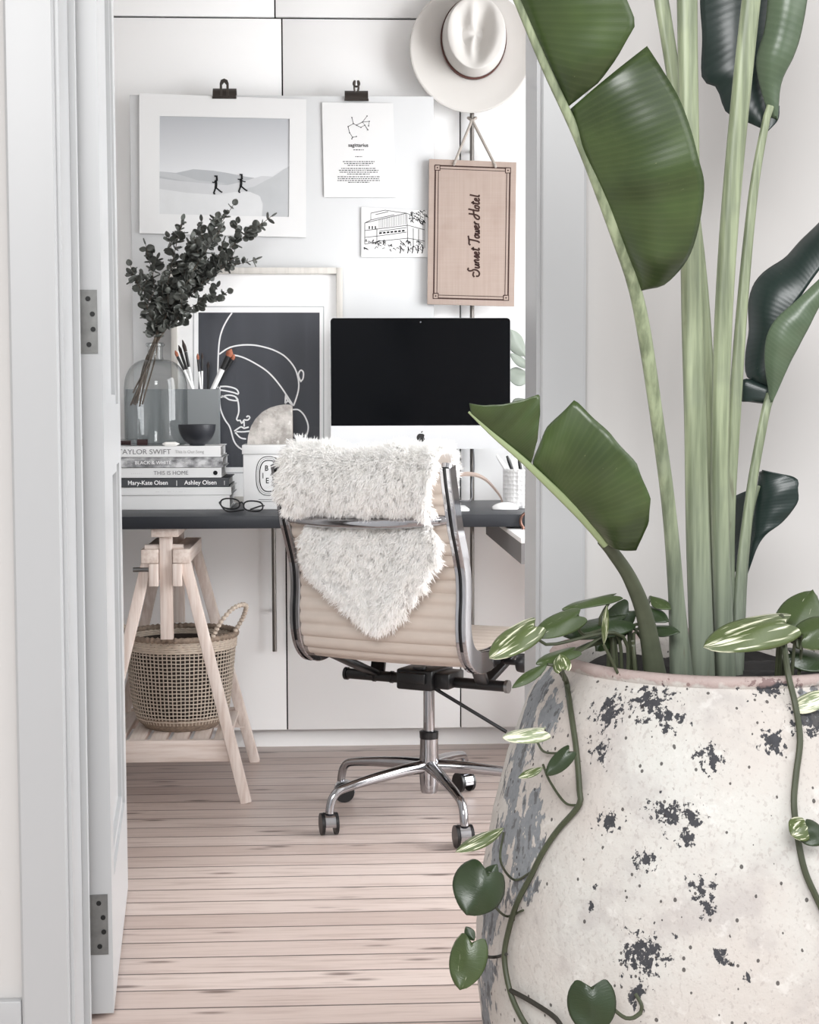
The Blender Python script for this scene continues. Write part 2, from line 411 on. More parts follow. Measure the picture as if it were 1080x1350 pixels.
def attach(ob, parent, local=False):
    ob.parent = parent
    if not local: ob.matrix_parent_inverse = world_of(parent).inverted()
def thing(name, label, cat, loc, group=None, rotz=0.0):
    o = bpy.data.objects.new(name, None); COL.objects.link(o); o.location = loc; o.rotation_euler = (0, 0, rotz)
    o.empty_display_size = 0.05
    return tag(o, label, cat, group)
def tag(o, label, cat, group=None):
    o['label'] = label; o['category'] = cat
    if group: o['group'] = group
    return o
def struct(o): o['kind'] = 'structure'; return o
def lettering(txt, size, loc, mat, parent, rot=(PI / 2, 0, 0), align='CENTER', sx=1.0, bold=0.0, shear=0.0, name='lettering', space=1.0):
    cu = bpy.data.curves.new(name, 'FONT'); cu.body = txt; cu.size = size; cu.align_x = align; cu.align_y = 'CENTER'
    cu.extrude = 0.0002; cu.offset = bold; cu.shear = shear; cu.space_character = space
    tmp = bpy.data.objects.new('tmp', cu); COL.objects.link(tmp)
    dg = bpy.context.evaluated_depsgraph_get(); me = bpy.data.meshes.new_from_object(tmp.evaluated_get(dg))
    bpy.data.objects.remove(tmp); bpy.data.curves.remove(cu)
    me.name = name; me.materials.clear(); me.materials.append(M[mat])
    ob = bpy.data.objects.new(name, me); COL.objects.link(ob); ob.location = loc; ob.rotation_euler = rot; ob.scale = (sx, 1, 1)
    attach(ob, parent); return ob
# ------------------------------------------------------------------ setting
YW = 4.92                      # wardrobe fronts
YD0, YD1 = 2.60, 2.75          # doorway wall
XL, XR = XAT(80, YD0), XAT(712, YD0)
struct(MB().box((-2.2, 0.2, -0.04), (2.6, 5.6, 0)).build('floor', 'floor', smooth=False, base=(0, 0, 0)))
H = 2.75
XLW = -1.02
struct(MB().box((XLW - 0.06, YD1, 0), (XLW, 5.55, H)).build('wall_left', 'wall', smooth=False))
struct(MB().box((-2.2, 5.55, 0), (2.6, 5.65, H)).build('wall_back', 'wall', smooth=False))
# window wall of the study
WX = 1.72
w = MB(); w.box((WX, YD1, 0), (WX + 0.12, 5.55, 0.1)); w.box((WX, YD1, 2.4), (WX + 0.12, 5.55, H)); w.box((WX, YD1, 0.1), (WX + 0.12, 2.8, 2.4)); w.box((WX, 4.3, 0.1), (WX + 0.12, 5.55, 2.4))
struct(w.build('wall_right', 'wall', smooth=False))
w = MB()
for a, b in (((2.8, 0.1), (2.86, 2.4)), ((4.24, 0.1), (4.3, 2.4)), ((2.86, 0.1), (4.24, 0.16)), ((2.86, 2.34), (4.24, 2.4)), ((3.53, 0.16), (3.57, 2.34))):
    w.box((WX + 0.02, a[0], a[1]), (WX + 0.09, b[0], b[1]))
struct(w.build('window_1', 'white_paint', smooth=False))
# doorway wall, hall side
w = MB(); w.box((-2.2, YD0, 0), (XL, YD1, H)); w.box((XR, YD0, 0), (2.6, YD1, H)); w.box((XL, YD0, 2.1), (XR, YD1, H))
struct(w.build('wall_front', 'wall', smooth=False))
struct(MB().box((-1.36, 0.2, 0), (-1.3, YD0, H)).build('wall_hall_left', 'wall', smooth=False))
struct(MB().box((-1.36, 0.2, H), (2.6, 5.65, H + 0.05)).build('ceiling', 'wall', smooth=False))
# architraves: a stepped profile each side
def architrave(name, x0, x1, sgn):
    # x0 = opening edge, x1 = outer edge, sgn = outward direction
    Wd = abs(x1 - x0); pr = [(0, 0), (0.0, 0.012), (0.003, 0.0155), (0.012, 0.016), (Wd * 0.5, 0.0165), (Wd - 0.004, 0.0215), (Wd, 0.018), (Wd, 0)]
    if sgn > 0: pr = [(0, 0), (0.0, 0.014), (0.0025, 0.0165), (Wd - 0.004, 0.0185), (Wd, 0.016), (Wd, 0)]
    bot = [V((x0 + sgn * a, YD0 - b, 0)) for a, b in pr]
    return struct(MB().prism(bot, (0, 0, 2.19)).build(name, 'trim', angle=20))
architrave('trim_1', XL, XAT(17, YD0), -1)
architrave('trim_2', XR, XAT(770, YD0), 1)
# jamb linings with a door stop
j = MB(); j.box((XL - 0.002, YD0 - 0.001, 0), (XL + 0.006, YD1, 2.1)); j.box((XL + 0.006, YD1 - 0.055, 0), (XL + 0.016, YD1 - 0.04, 2.1))
struct(j.build('trim_3', 'trim', smooth=False))
j = MB(); j.box((XR - 0.006, YD0 - 0.001, 0), (XR + 0.002, YD1, 2.1))
struct(j.build('trim_4', 'trim', smooth=False))
b = MB(); zb = ZAT(1322, YD0); xo = XAT(17, YD0) - 0.001
b.box((-2.2, YD0 - 0.02, 0), (xo, YD0, max(0.1, zb)), bev=0.004); struct(b.build('baseboard_left', 'trim'))
b = MB(); b.box((XAT(770, YD0) + 0.001, YD0 - 0.02, 0), (2.6, YD0, max(0.1, zb)), bev=0.004); struct(b.build('baseboard_right', 'trim'))

# the open door: stiles and rails round two recessed panels
TH = 0.04
DX, DY = XAT(104, YD1 + 0.012), YD1 + 0.012
DL, DH = 0.735, 2.04
dir_ang = math.atan2(-(0.066), DL)        # leans a little past square
dx = V((math.sin(dir_ang), math.cos(dir_ang), 0)); tx = V((math.cos(dir_ang), -math.sin(dir_ang), 0))
O = V((DX, DY, 0.008))
lean = 0.004                                # an old door, hanging a little out of true
def dp(l, t, z): return O + dx * l + tx * t + V((0, 0, z)) + tx * (lean * (1 - z / DH) - lean * 0.5)
def dbox(mb, l0, l1, t0, t1, z0, z1): mb.hexa([dp(l, t, z) for l in (l0, l1) for t in (t0, t1) for z in (z0, z1)])
d = MB()
dbox(d, 0, 0.10, 0, TH, 0, DH); dbox(d, DL - 0.10, DL, 0, TH, 0, DH)
for z0, z1 in ((0, 0.21), (0.92, 1.04), (DH - 0.11, DH)): dbox(d, 0.10, DL - 0.10, 0, TH, z0, z1)
for z0, z1 in ((0.21, 0.92), (1.04, DH - 0.11)):
    dbox(d, 0.10, DL - 0.10, 0.013, TH - 0.013, z0, z1)
    for l0, l1, a, c in ((0.10, 0.118, z0, z1), (DL - 0.118, DL - 0.10, z0, z1), (0.118, DL - 0.118, z0, z0 + 0.018), (0.118, DL - 0.118, z1 - 0.018, z1)):
        dbox(d, l0, l1, 0.004, TH - 0.005, a, c)
door = struct(d.build('door_1', 'trim', smooth=False))
def hinge(y0, y1):
    z0, z1 = ZAT(y1, DY, 112), ZAT(y0, DY, 112)
    h = MB(); h.hexa([dp(l, t, z - O.z) for l in (-0.0022, 0.0005) for t in (-0.003, TH * 0.82) for z in (z0, z1)])
    n = 5
    for k in range(n):
        a = z0 + (z1 - z0) * k / n; c = z0 + (z1 - z0) * (k + 1) / n - 0.001
        h.cyl(dp(-0.004, -0.005, a - O.z), dp(-0.004, -0.005, c - O.z), 0.0042, 12)
    hb = h.build('hinge', 'hinge', door)
    for k, tt in enumerate((0.45, 0.62, 0.64, 0.46)):
        zz = z0 + (z1 - z0) * (0.86 - 0.24 * k) - O.z
        MB().cyl(dp(-0.0035, TH * tt, zz), dp(-0.002, TH * tt, zz), 0.0042, 14).build('screw', 'screw', hb)
hinge(382, 466); hinge(1180, 1259)
lt = MB(); zz = ZAT(583, DY, 104) - O.z
lt.hexa([dp(l, t, z) for l in (-0.0025, 0.001) for t in (-0.004, 0.005) for z in (zz - 0.006, zz + 0.006)]); lt.build('catch_plate', 'hinge', door)

# ------------------------------------------------------------------ wardrobes
S1, S2 = XAT(378, YW, 830), XAT(607.5, YW, 830)
DWd = S2 - S1
ZT, ZB = ZAT(23.5, YW, 370), ZAT(963, YW, 400)
def wardrobe(x0, n, label, handles):
    r = thing('wardrobe', label, 'wardrobe', (x0 + n * DWd / 2, YW + 0.3, 0), 'built in white wardrobes')
    MB().box((x0 + 0.001, YW + 0.02, ZB), (x0 + n * DWd - 0.001, 5.5, ZT)).build('carcass', 'gap', r, smooth=False)
    for k in range(n):
        a = x0 + k * DWd
        dd = MB().box((a + 0.0022, YW, ZB + 0.003), (a + DWd - 0.0022, YW + 0.019, ZT - 0.003), bev=0.001).build('door', 'cab', r)
        hx = handles[k]
        if hx is not None:
            z1, z0 = ZAT(144, YW - 0.03, 620), ZAT(856, YW - 0.03, 620)
            h = MB(); h.tube([(hx, YW - 0.032, z0), (hx, YW - 0.032, z1)], 0.0065, smooth=False, seg=14)
            for z in (z0 + 0.12, z1 - 0.12): h.tube([(hx, YW - 0.032, z), (hx, YW + 0.001, z)], 0.005, smooth=False, seg=10)
            h.build('handle', 'steelhandle', dd)
    return r
M['steelhandle'] = flat('brushed dark handle', (118, 114, 110), 0.32, 0.85, var=0.02)
h1, h2, h3 = XAT(361.5, YW - 0.032, 780), XAT(394, YW - 0.032, 780), XAT(622.5, YW - 0.032, 500)
wardrobe(S1 - DWd, 2, 'tall white two-door wardrobe behind the pinboard and the dark print, left of the monitor', [h1, h2])
wardrobe(S2, 2, 'tall white wardrobe whose long handle carries the wide brimmed hat and the hotel sign', [h3, None])
struct(MB().box((XLW, YW, ZB), (S1 - DWd - 0.002, YW + 0.3, 2.7)).build('trim_5', 'cab', smooth=False))
def cupboard(x0, label):
    r = thing('overhead_cupboard', label, 'cupboard', (x0 + DWd / 2, YW + 0.3, ZT), 'white cupboards above the wardrobes')
    MB().box((x0 + 0.001, YW + 0.02, ZT + 0.001), (x0 + DWd - 0.001, 5.5, 2.7)).build('carcass', 'gap', r, smooth=False)
    MB().box((x0 + 0.0022, YW, ZT + 0.003), (x0 + DWd - 0.0022, YW + 0.019, 2.698), bev=0.001).build('door', 'cab', r)
cupboard(S1 - 0.02 - DWd, 'white cupboard door over the wardrobe, above the desert photograph, cut by the top edge')
cupboard(S1 - 0.02, 'white cupboard door over the wardrobe, left of the hat, cut by the top edge')
cupboard(S1 - 0.02 + DWd, 'white cupboard door over the wardrobe, mostly hidden behind the wide brimmed hat')
struct(MB().box((XLW, YW + 0.05, 0), (WX, YW + 0.07, ZB - 0.001)).build('baseboard_back', 'cab', smooth=False))

# ------------------------------------------------------------------ desk
YF, YB = 4.25, 4.875
ZD = ZAT(680.5, YF, 300); ZU = ZAT(697, YF, 300)
DXL, DXR = -0.86, 1.28
r = thing('desk_top', 'long black desk top resting on pine trestles in front of the wardrobes', 'desk', ((DXL + DXR) / 2, (YF + YB) / 2, ZU))
MB().box((DXL, YF, ZU), (DXR, YB, ZD), bev=0.0015).build('panel', 'deskblack', r)
def trestle(cx, label, cy0=4.27, cy1=4.76):
    r = thing('trestle', label, 'trestle', (cx, (cy0 + cy1) / 2, 0), 'pine trestles under the desk')
    ztop = ZU - 0.0005; zr = 0.655; zb = 0.13
    yi0, yi1 = cy0 + 0.09, cy1 - 0.09            # the top narrows front to back
    # top rail on two posts
    MB().box((cx - 0.035, cy0 + 0.0, ztop - 0.022), (cx + 0.035, cy1 - 0.02, ztop), bev=0.002).build('top_rail', 'pineY', r)
    for y in (yi0 - 0.055, yi1 - 0.03):
        p = MB().box((cx - 0.0165, y - 0.013, 0.43), (cx + 0.0165, y + 0.013, ztop - 0.022), bev=0.002).build('post', 'pine', r)
        if y < 4.5: MB().cyl((cx - 0.055, y, 0.672), (cx + 0.045, y, 0.672), 0.0085, 14).build('peg', 'pineX', p)
    for sx in (-1, 1):
        # crosswise clamp block, notched, joined to a long side rail
        x0 = cx + sx * 0.0185; 
        MB().box((min(x0, x0 + sx * 0.045), yi0 - 0.075, 0.632), (max(x0, x0 + sx * 0.045), yi1 + 0.0, 0.668), bev=0.002).build('side_rail', 'pineY', r)
        for y in (yi0 - 0.075, yi1 - 0.02):
            MB().box((min(x0, x0 + sx * 0.024), y - 0.012, 0.572), (max(x0, x0 + sx * 0.024), y + 0.012, 0.631), bev=0.002).build('clamp_block', 'pine', r)
        for ya, yt in ((cy0 - 0.005, yi0 - 0.058), (cy1, yi1 - 0.03)):
            MB().beam((cx + sx * 0.205, ya, 0.0), (cx + sx * 0.048, yt, 0.640), 0.029, 0.022, (1, 0, 0)).build('leg', 'pine', r)
    if abs(cx) < 0.8:
        MB().cyl((cx - 0.085, yi0 - 0.07, 0.615), (cx - 0.03, yi0 - 0.07, 0.615), 0.006, 12).build('wing_bolt', 'steel', r)
    xs = 0.178
    MB().box((cx - xs, cy0 + 0.008, 0.108), (cx + xs, cy0 + 0.030, 0.165), bev=0.0015).build('front_rail', 'pineX', r)
    MB().box((cx - xs, cy1 - 0.032, 0.108), (cx + xs, cy1 - 0.010, 0.165), bev=0.0015).build('back_rail', 'pineX', r)
    for k in range(6):
        a = cx - 0.165 + k * 0.0565
        MB().box((a, cy0 + 0.031, 0.146), (a + 0.0425, cy1 - 0.033, 0.160), bev=0.001).build('slat', 'pineY', r)
    return r
TX = XAT(219, 4.29, 780)
trestle(TX, 'bare pine trestle under the left end of the black desk, holding the basket')
trestle(XAT(905, 4.29), 'bare pine trestle under the right end of the desk, hidden behind the white pot')

# basket
BC = V((XAT(238, 4.5, 850), 4.51, 0.1605))
r = thing('basket', 'round seagrass basket with two loop handles on the trestle shelf', 'basket', BC)
prof = [(0.098, 0.004), (0.118, 0.02), (0.130, 0.05), (0.137, 0.10), (0.142, 0.15), (0.147, 0.20), (0.151, 0.25)]
def br(z): return float(np.interp(z, [p[1] for p in prof], [p[0] for p in prof]))
bs = MB(); bs.lathe(BC, [(0.001, 0.002), (0.098, 0.0), (0.118, 0.018), (0.125, 0.034), (0.123, 0.035), (0.114, 0.02), (0.09, 0.008), (0.001, 0.008)], 48, False, False); bs.build('bottom', 'seagrass_dark', r)
wv = MB()
for k in range(76):
    a = 2 * PI * k / 76; ca, sa = math.cos(a), math.sin(a)
    pth = [BC + V((br(z) * ca, br(z) * sa, z)) for z in np.linspace(0.02, 0.225, 9)]
    wv.sweep(pth, [(-0.0013, -0.001), (0.0013, -0.001), (0.0013, 0.001), (-0.0013, 0.001)], side=(-sa, ca, 0))
for k in range(19):
    z = 0.03 + 0.0102 * k; rad = br(z) + 0.0016
    ring = [BC + V((rad * math.cos(2 * PI * i / 64), rad * math.sin(2 * PI * i / 64), z + 0.0006 * math.sin(i * 1.7 + k))) for i in range(65)]
    wv.sweep(ring, [(-0.0014, -0.0008), (0.0014, -0.0008), (0.0014, 0.0008), (-0.0014, 0.0008)], side=(0, 0, 1), caps=False)
wv.build('woven_body', 'seagrass', r)
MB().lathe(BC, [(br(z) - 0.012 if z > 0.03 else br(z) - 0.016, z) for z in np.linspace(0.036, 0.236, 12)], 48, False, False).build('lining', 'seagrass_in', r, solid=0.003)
bb = MB()
for k in range(5):
    z = 0.222 + 0.0062 * k; rad = br(z) + 0.001
    ring = [BC + V(((rad + 0.0012 * math.sin(i * 2.4 + k * 1.3)) * math.cos(2 * PI * i / 96), (rad + 0.0012 * math.sin(i * 2.4 + k * 1.3)) * math.sin(2 * PI * i / 96), z + 0.001 * math.sin(i * 2.4 + 2 * k))) for i in range(97)]
    bb.tube(ring, 0.0036, n=97, seg=6, smooth=False)
bb.build('braided_band', 'seagrass', r)
rim = [BC + V((0.153 * math.cos(2 * PI * i / 120), 0.153 * math.sin(2 * PI * i / 120), 0.256)) for i in range(121)]
def wrapped(path, r0, turns, mb):
    n = len(path); rr = [r0 * (1 + 0.26 * math.sin(turns * 2 * PI * i / n)) for i in range(n)]
    mb.tube(path, rr, n=n, seg=8, smooth=False); return mb
wrapped(rim, 0.0078, 58, MB()).build('rim', 'seagrass_dark', r)
for sg, a0 in ((1, -0.55), (-1, PI + 0.25)):
    aw = 0.34
    pA = BC + V((0.153 * math.cos(a0 - aw), 0.153 * math.sin(a0 - aw), 0.262)); pB = BC + V((0.153 * math.cos(a0 + aw), 0.153 * math.sin(a0 + aw), 0.262))
    out = V((math.cos(a0), math.sin(a0), 0)); up = V((0, 0, 1)); mid = (pA + pB) / 2
    pts = [pA, pA + out * 0.030 + up * 0.045, mid + out * 0.052 + up * 0.078 + (pA - mid) * 0.5, mid + out * 0.055 + up * 0.08 + (pB - mid) * 0.5, pB + out * 0.030 + up * 0.045, pB]
    wrapped(catmull(pts, 90), 0.0058, 22, MB()).build('handle', 'seagrass', r)

# low white table at the right, under the desk
tz = 0.7185; tx0 = 0.457
r = thing('low_table', 'low white table standing under the right end of the black desk', 'table', (tx0 + 0.1, 4.4, 0))
MB().box((tx0, 3.95, tz - 0.012), (0.70, 4.87, tz), bev=0.001).build('table_top', 'cab', r)
MB().box((tx0 + 0.001, 3.952, tz - 0.063), (tx0 + 0.019, 4.868, tz - 0.0125)).build('apron', 'apron_shade' if 'apron_shade' in M else 'cab', r, smooth=False)
for x in (0.665,):
    for y in (3.99, 4.80): MB().beam((x, y, 0), (x, y, tz - 0.0125), 0.035, 0.035).build('leg', 'cab', r)
MB().box((tx0 + 0.0195, 3.952, tz - 0.063), (0.699, 3.97, tz - 0.0125)).build('apron', 'cab', r, smooth=False)

# ------------------------------------------------------------------ on the wall
YBd = 4.842
bx0, bx1 = XAT(173, YBd, 300), XAT(572, YBd, 300)
bz1 = ZAT(126, YBd, 370)
tag(MB().box((bx0, YBd, ZD), (bx1, YBd + 0.02, bz1), bev=0.002).build('pinboard', 'board'), 'big blank white pinboard standing on the desk against the wardrobe doors', 'board')
# desert photograph in a white mat
YP = YBd - 0.004
r = thing('mounted_photograph', 'white mounted black and white desert photograph with two running figures', 'picture', P(290, 312, YP))
def px_poly(mb, pts, Y, d=0.0003): mb.prism([P(a, b, Y) for a, b in pts], (0, d, 0)); return mb
def px_frame(mb, outer, inner, Y, d):
    for i in range(4):
        k = (i + 1) % 4; px_poly(mb, [outer[i], outer[k], inner[k], inner[i]], Y, d)
    return mb
win = [(210.5, 153), (382, 156.5), (381, 286), (210, 282)]
px_frame(MB(), [(183.5, 123), (404, 131), (403.5, 313), (184, 307.5)], win, YP - 0.0032, 0.0018).build('mat', 'paper', r, smooth=False)
ph = MB(); Yq = YP - 0.0005
ph.mi = 0; px_poly(ph, win, Yq, 0.0012)
ph.mi = 1; px_poly(ph, [(210.5, 226), (232, 228), (255, 223), (281, 225), (300, 228), (325, 233), (345, 236), (382, 232), (381, 262), (210.5, 262)], Yq - 0.0003)
ph.mi = 4; px_poly(ph, [(210.5, 226), (232, 229), (262, 238), (285, 240), (300, 242), (270, 244), (245, 239), (210.5, 232)], Yq - 0.0005)
ph.mi = 2; px_poly(ph, [(210.5, 235), (232, 238), (262, 241), (300, 244), (318, 240), (345, 232), (382, 234), (381, 286), (210, 282)], Yq - 0.0008)
ph.mi = 3; px_poly(ph, [(210.5, 249), (245, 254), (285, 257), (310, 253), (330, 253), (343, 259), (346, 270), (345, 285), (210, 282)], Yq - 0.0011)
ph.mi = 4; px_poly(ph, [(318, 250), (335, 246), (358, 234), (381.5, 219), (381, 286), (346, 285.5), (347, 268), (341, 257)], Yq - 0.0009)
ph.build('photograph', ['photosky', 'dune1', 'dune2', 'dune3', 'dune4'], r, smooth=False)
fg = MB(); Yf = Yq - 0.0016
def runner(x, y, k):
    fg.inks([(x, y - 17), (x + 0.5, y - 12), (x, y - 7)], 3.4, Yf, 8); fg.ink([(x - 1.6, y - 22.5), (x + 1.2, y - 23), (x + 1.6, y - 17), (x - 1, y - 16.5)], 2.8, Yf)
    fg.inks([(x, y - 8), (x - 1.5, y - 3.5), (x - 2.6, y), (x - 0.6, y + 0.4)], 2.2, Yf, 8); fg.inks([(x, y - 8), (x + 4, y - 4.5), (x + 8, y - 1.5), (x + 8.6, y - 2.5)], 2.0, Yf, 8)
    if k: fg.inks([(x, y - 16), (x + 4, y - 13.5), (x + 6.5, y - 13.5)], 1.4, Yf, 6); fg.inks([(x, y - 16), (x - 4, y - 17)], 1.4, Yf, 4)
    else: fg.inks([(x, y - 16), (x - 3.5, y - 14), (x - 4, y - 15.5)], 1.4, Yf, 6)
runner(284.5, 255, 0); fg.build('printed_figure', 'ink', r, smooth=False); fg = MB(); runner(317.5, 253, 1); fg.build('printed_figure', 'ink', r, smooth=False)

def bulldog(px, py, label, op):
    r = thing('bulldog_clip', label, 'clip', P(px, py + 9, YBd), 'dark metal clips on the pinboard')
    y0, y1 = YBd - 0.012, YBd + 0.021; zc = ZAT(py, YBd, px); xc = XAT(px, YBd, py); hw = 0.034
    c = MB()
    prof = [(-0.018, 0.002), (-0.0205, 0.008), (-0.012, 0.022), (-0.004, 0.031), (0.006, 0.034), (0.016, 0.031), (0.026, 0.02), (0.030, 0.006), (0.026, 0.001), (0.024, 0.006), (0.022, 0.018), (0.012, 0.027), (0.004, 0.029), (-0.004, 0.025), (-0.009, 0.018), (-0.015, 0.008), (-0.0155, 0.004)]
    if op: prof = [(a, 0.0 + b * 1.0) for a, b in prof]
    pts = [V((xc - hw, YBd + 0.008 + a * 0.85, zc - 0.022 + b)) for a, b in prof]
    c.prism(pts, (2 * hw, 0, 0)); c.build('jaw', 'clipmetal', r, angle=50)
    MB().tube([(xc - hw - 0.001, YBd - 0.0085, zc - 0.018), (xc + hw + 0.001, YBd - 0.0085, zc - 0.018)], 0.0035, smooth=False, seg=10).build('lip', 'clipmetal', r)
    hnd = MB()
    if op:
        px_r = 0.0085
        hnd.tube([(xc - 0.004, YBd - 0.004, zc + 0.006), (xc - 0.006, YBd - 0.008, zc + 0.018)] + [(xc + px_r * math.sin(a), YBd - 0.010, zc + 0.028 - px_r * math.cos(a)) for a in np.linspace(-2.6, 2.6, 9)][::1] + [(xc + 0.006, YBd - 0.008, zc + 0.018), (xc + 0.004, YBd - 0.004, zc + 0.006)], 0.003, seg=8)
    else:
        pts = [(-0.013, -0.02), (-0.013, 0.016), (-0.0095, 0.026), (0, 0.030), (0.0095, 0.026), (0.013, 0.016), (0.013, -0.02), (0.006, -0.02), (0.006, 0.012), (0, 0.019), (-0.006, 0.012), (-0.006, -0.02)]
        hnd.prism([V((xc + a, YBd - 0.010, zc + 0.006 + b)) for a, b in pts], (0, 0.003, 0))
    hnd.build('lever', 'clipmetal', r)
bulldog(296, 121, 'dark metal bulldog clip on the pinboard above the desert photograph', False)
bulldog(470, 124, 'dark metal bulldog clip with a ring lever above the constellation print', True)

# constellation print
r = thing('paper_print', 'small white paper print with a constellation and lines of text', 'print', P(472, 260, YP))
YS = YP - 0.001
px_poly(MB(), [(424.5, 135), (518.5, 136), (522, 260), (427.5, 260)], YS, 0.0008).build('sheet', 'paper', r, smooth=False)
c = MB(); Yi = YS - 0.0004
lines = [[(459, 167), (466, 163), (470, 165), (478, 161), (484, 153), (478, 161), (481, 165), (476, 168), (470, 165)], [(478, 161), (487, 160), (486, 166)], [(464, 155), (466, 163)], [(459, 167), (461, 175), (465, 181), (470, 180)], [(465, 181), (464, 183)], [(481, 165), (485, 171)]]
for l in lines:
    c.ink(l, 0.7, Yi)
    for q in l: c.ink([(q[0] - 0.7, q[1]), (q[0] + 0.7, q[1])], 1.4, Yi)
c.build('constellation', 'ink', r, smooth=False)
lettering('sagittarius', 0.0145, P(472.5, 191.5, Yi), 'ink', r, bold=0.0002)
t = MB()
for (cx, cy, wd) in ((473, 197.5, 14), (473, 206.5, 9), (473, 213, 42), (473, 215.5, 38), (473, 218, 29), (473, 222, 46), (473, 224.5, 52), (473, 227, 50), (473, 229.5, 30), (473, 233, 56), (473, 235.5, 55), (473, 238, 56), (473, 240.3, 28)):
    x = cx - wd / 2
    while x < cx + wd / 2:
        q = random.uniform(1.2, 4.0); t.ink([(x, cy), (min(x + q, cx + wd / 2), cy)], 1.0, Yi); x += q + random.uniform(0.7, 1.1)
t.build('small_text', 'ink', r, smooth=False)

# sketch card
r = thing('sketch_card', 'white card with an ink sketch of a building beside the hotel sign', 'card', P(520, 337, YP))
px_poly(MB(), [(476.5, 273), (563, 277.5), (566, 339), (476.5, 339)], YS, 0.0008).build('sheet', 'paper', r, smooth=False)
s = MB(); w_ = 0.75
for l in ([(481, 294), (489, 290), (489, 281), (508, 277), (524, 279.5), (536, 281)], [(481, 294), (481, 322)], [(481, 294), (536, 281), (558, 290), (558, 326)], [(481, 304), (538, 297), (560, 303)], [(489, 290), (520, 283)], [(495, 283), (512, 279)],
          [(481, 313), (500, 311), (536, 306)], [(497, 301), (497, 320)], [(536, 281), (537, 297)], [(537, 297), (538, 322)], [(545, 301), (545, 326)], [(552, 302), (552, 326)], [(560, 281), (560, 327)], [(481, 322), (500, 318), (538, 314), (560, 318)], [(500, 305), (536, 300)]):
    s.ink(l, w_, Yi)
for k in range(16): s.ink([(500 + k * 2.3, 289.5 - k * 0.52), (500 + k * 2.3, 301 - k * 0.35)], 0.4, Yi)
for k in range(7): s.ink([(500 + k * 5, 307.5 - k * 0.5), (503.5 + k * 5, 307 - k * 0.5)], 2.2, Yi)
for k in range(3): s.ink([(487 + k * 4, 298), (487 + k * 4, 302)], 1.6, Yi)
rs = random.Random(3)
for k in range(46):
    x, y = rs.uniform(480, 562), rs.uniform(318, 331); s.inks([(x, y), (x + rs.uniform(-3, 3), y - rs.uniform(1, 4)), (x + rs.uniform(1, 5), y + rs.uniform(-1, 2))], 0.8, Yi, 6)
for k in range(30):
    x, y = rs.uniform(539, 562), rs.uniform(279, 296); s.inks([(x, y), (x + rs.uniform(-3, 3), y - rs.uniform(1, 4)), (x + rs.uniform(1, 4), y + rs.uniform(-1, 2))], 0.8, Yi, 6)
for x in (528, 538, 544, 551, 557): s.inks([(x, 325), (x + 0.5, 329), (x - 0.6, 334)], 1.3, Yi, 5)
s.build('ink_drawing', 'ink', r, smooth=False)

# wooden hotel sign on a rope
YSg = YBd - 0.022
r = thing('hanging_sign', 'pale wooden hotel sign hanging by a rope from the wardrobe handle', 'sign', P(622, 404, YSg))
Q = [(566, 209.5), (681, 214), (678, 404), (563.5, 401)]
b = MB(); b.prism([P(a, c, YSg) for a, c in Q], (0, 0.012, 0)); b.build('board', 'linen', r, smooth=False)
bd = MB(); Yb = YSg - 0.0004
def qmap(u, v):
    a = V((*Q[0], 0)).lerp(V((*Q[1], 0)), u); c = V((*Q[3], 0)).lerp(V((*Q[2], 0)), u); p = a.lerp(c, v); return (p.x, p.y)
for o, wd in ((0.072, 1.9), (0.108, 0.9)):
    ov = o * 0.6
    q = 0.125; qv = 0.075
    bd.ink([qmap(q, ov), qmap(1 - q, ov)], wd, Yb); bd.ink([qmap(q, 1 - ov), qmap(1 - q, 1 - ov)], wd, Yb)
    bd.ink([qmap(o, qv), qmap(o, 1 - qv)], wd, Yb); bd.ink([qmap(1 - o, qv), qmap(1 - o, 1 - qv)], wd, Yb)
for u in (0.095, 0.905):
    for v in (0.058, 0.942):
        x, y = qmap(u, v); bd.ink([(x - 3.4, y - 3.4), (x + 3.4, y - 3.4), (x + 3.4, y + 3.4), (x - 3.4, y + 3.4)], 1.5, Yb, True); bd.ink([(x - 0.9, y), (x + 0.9, y)], 1.8, Yb)
M['signink'] = flat('dark brown print', (62, 44, 40), 0.8, var=0.05, spec=0.2)
bd.build('border', 'signink', r, smooth=False)
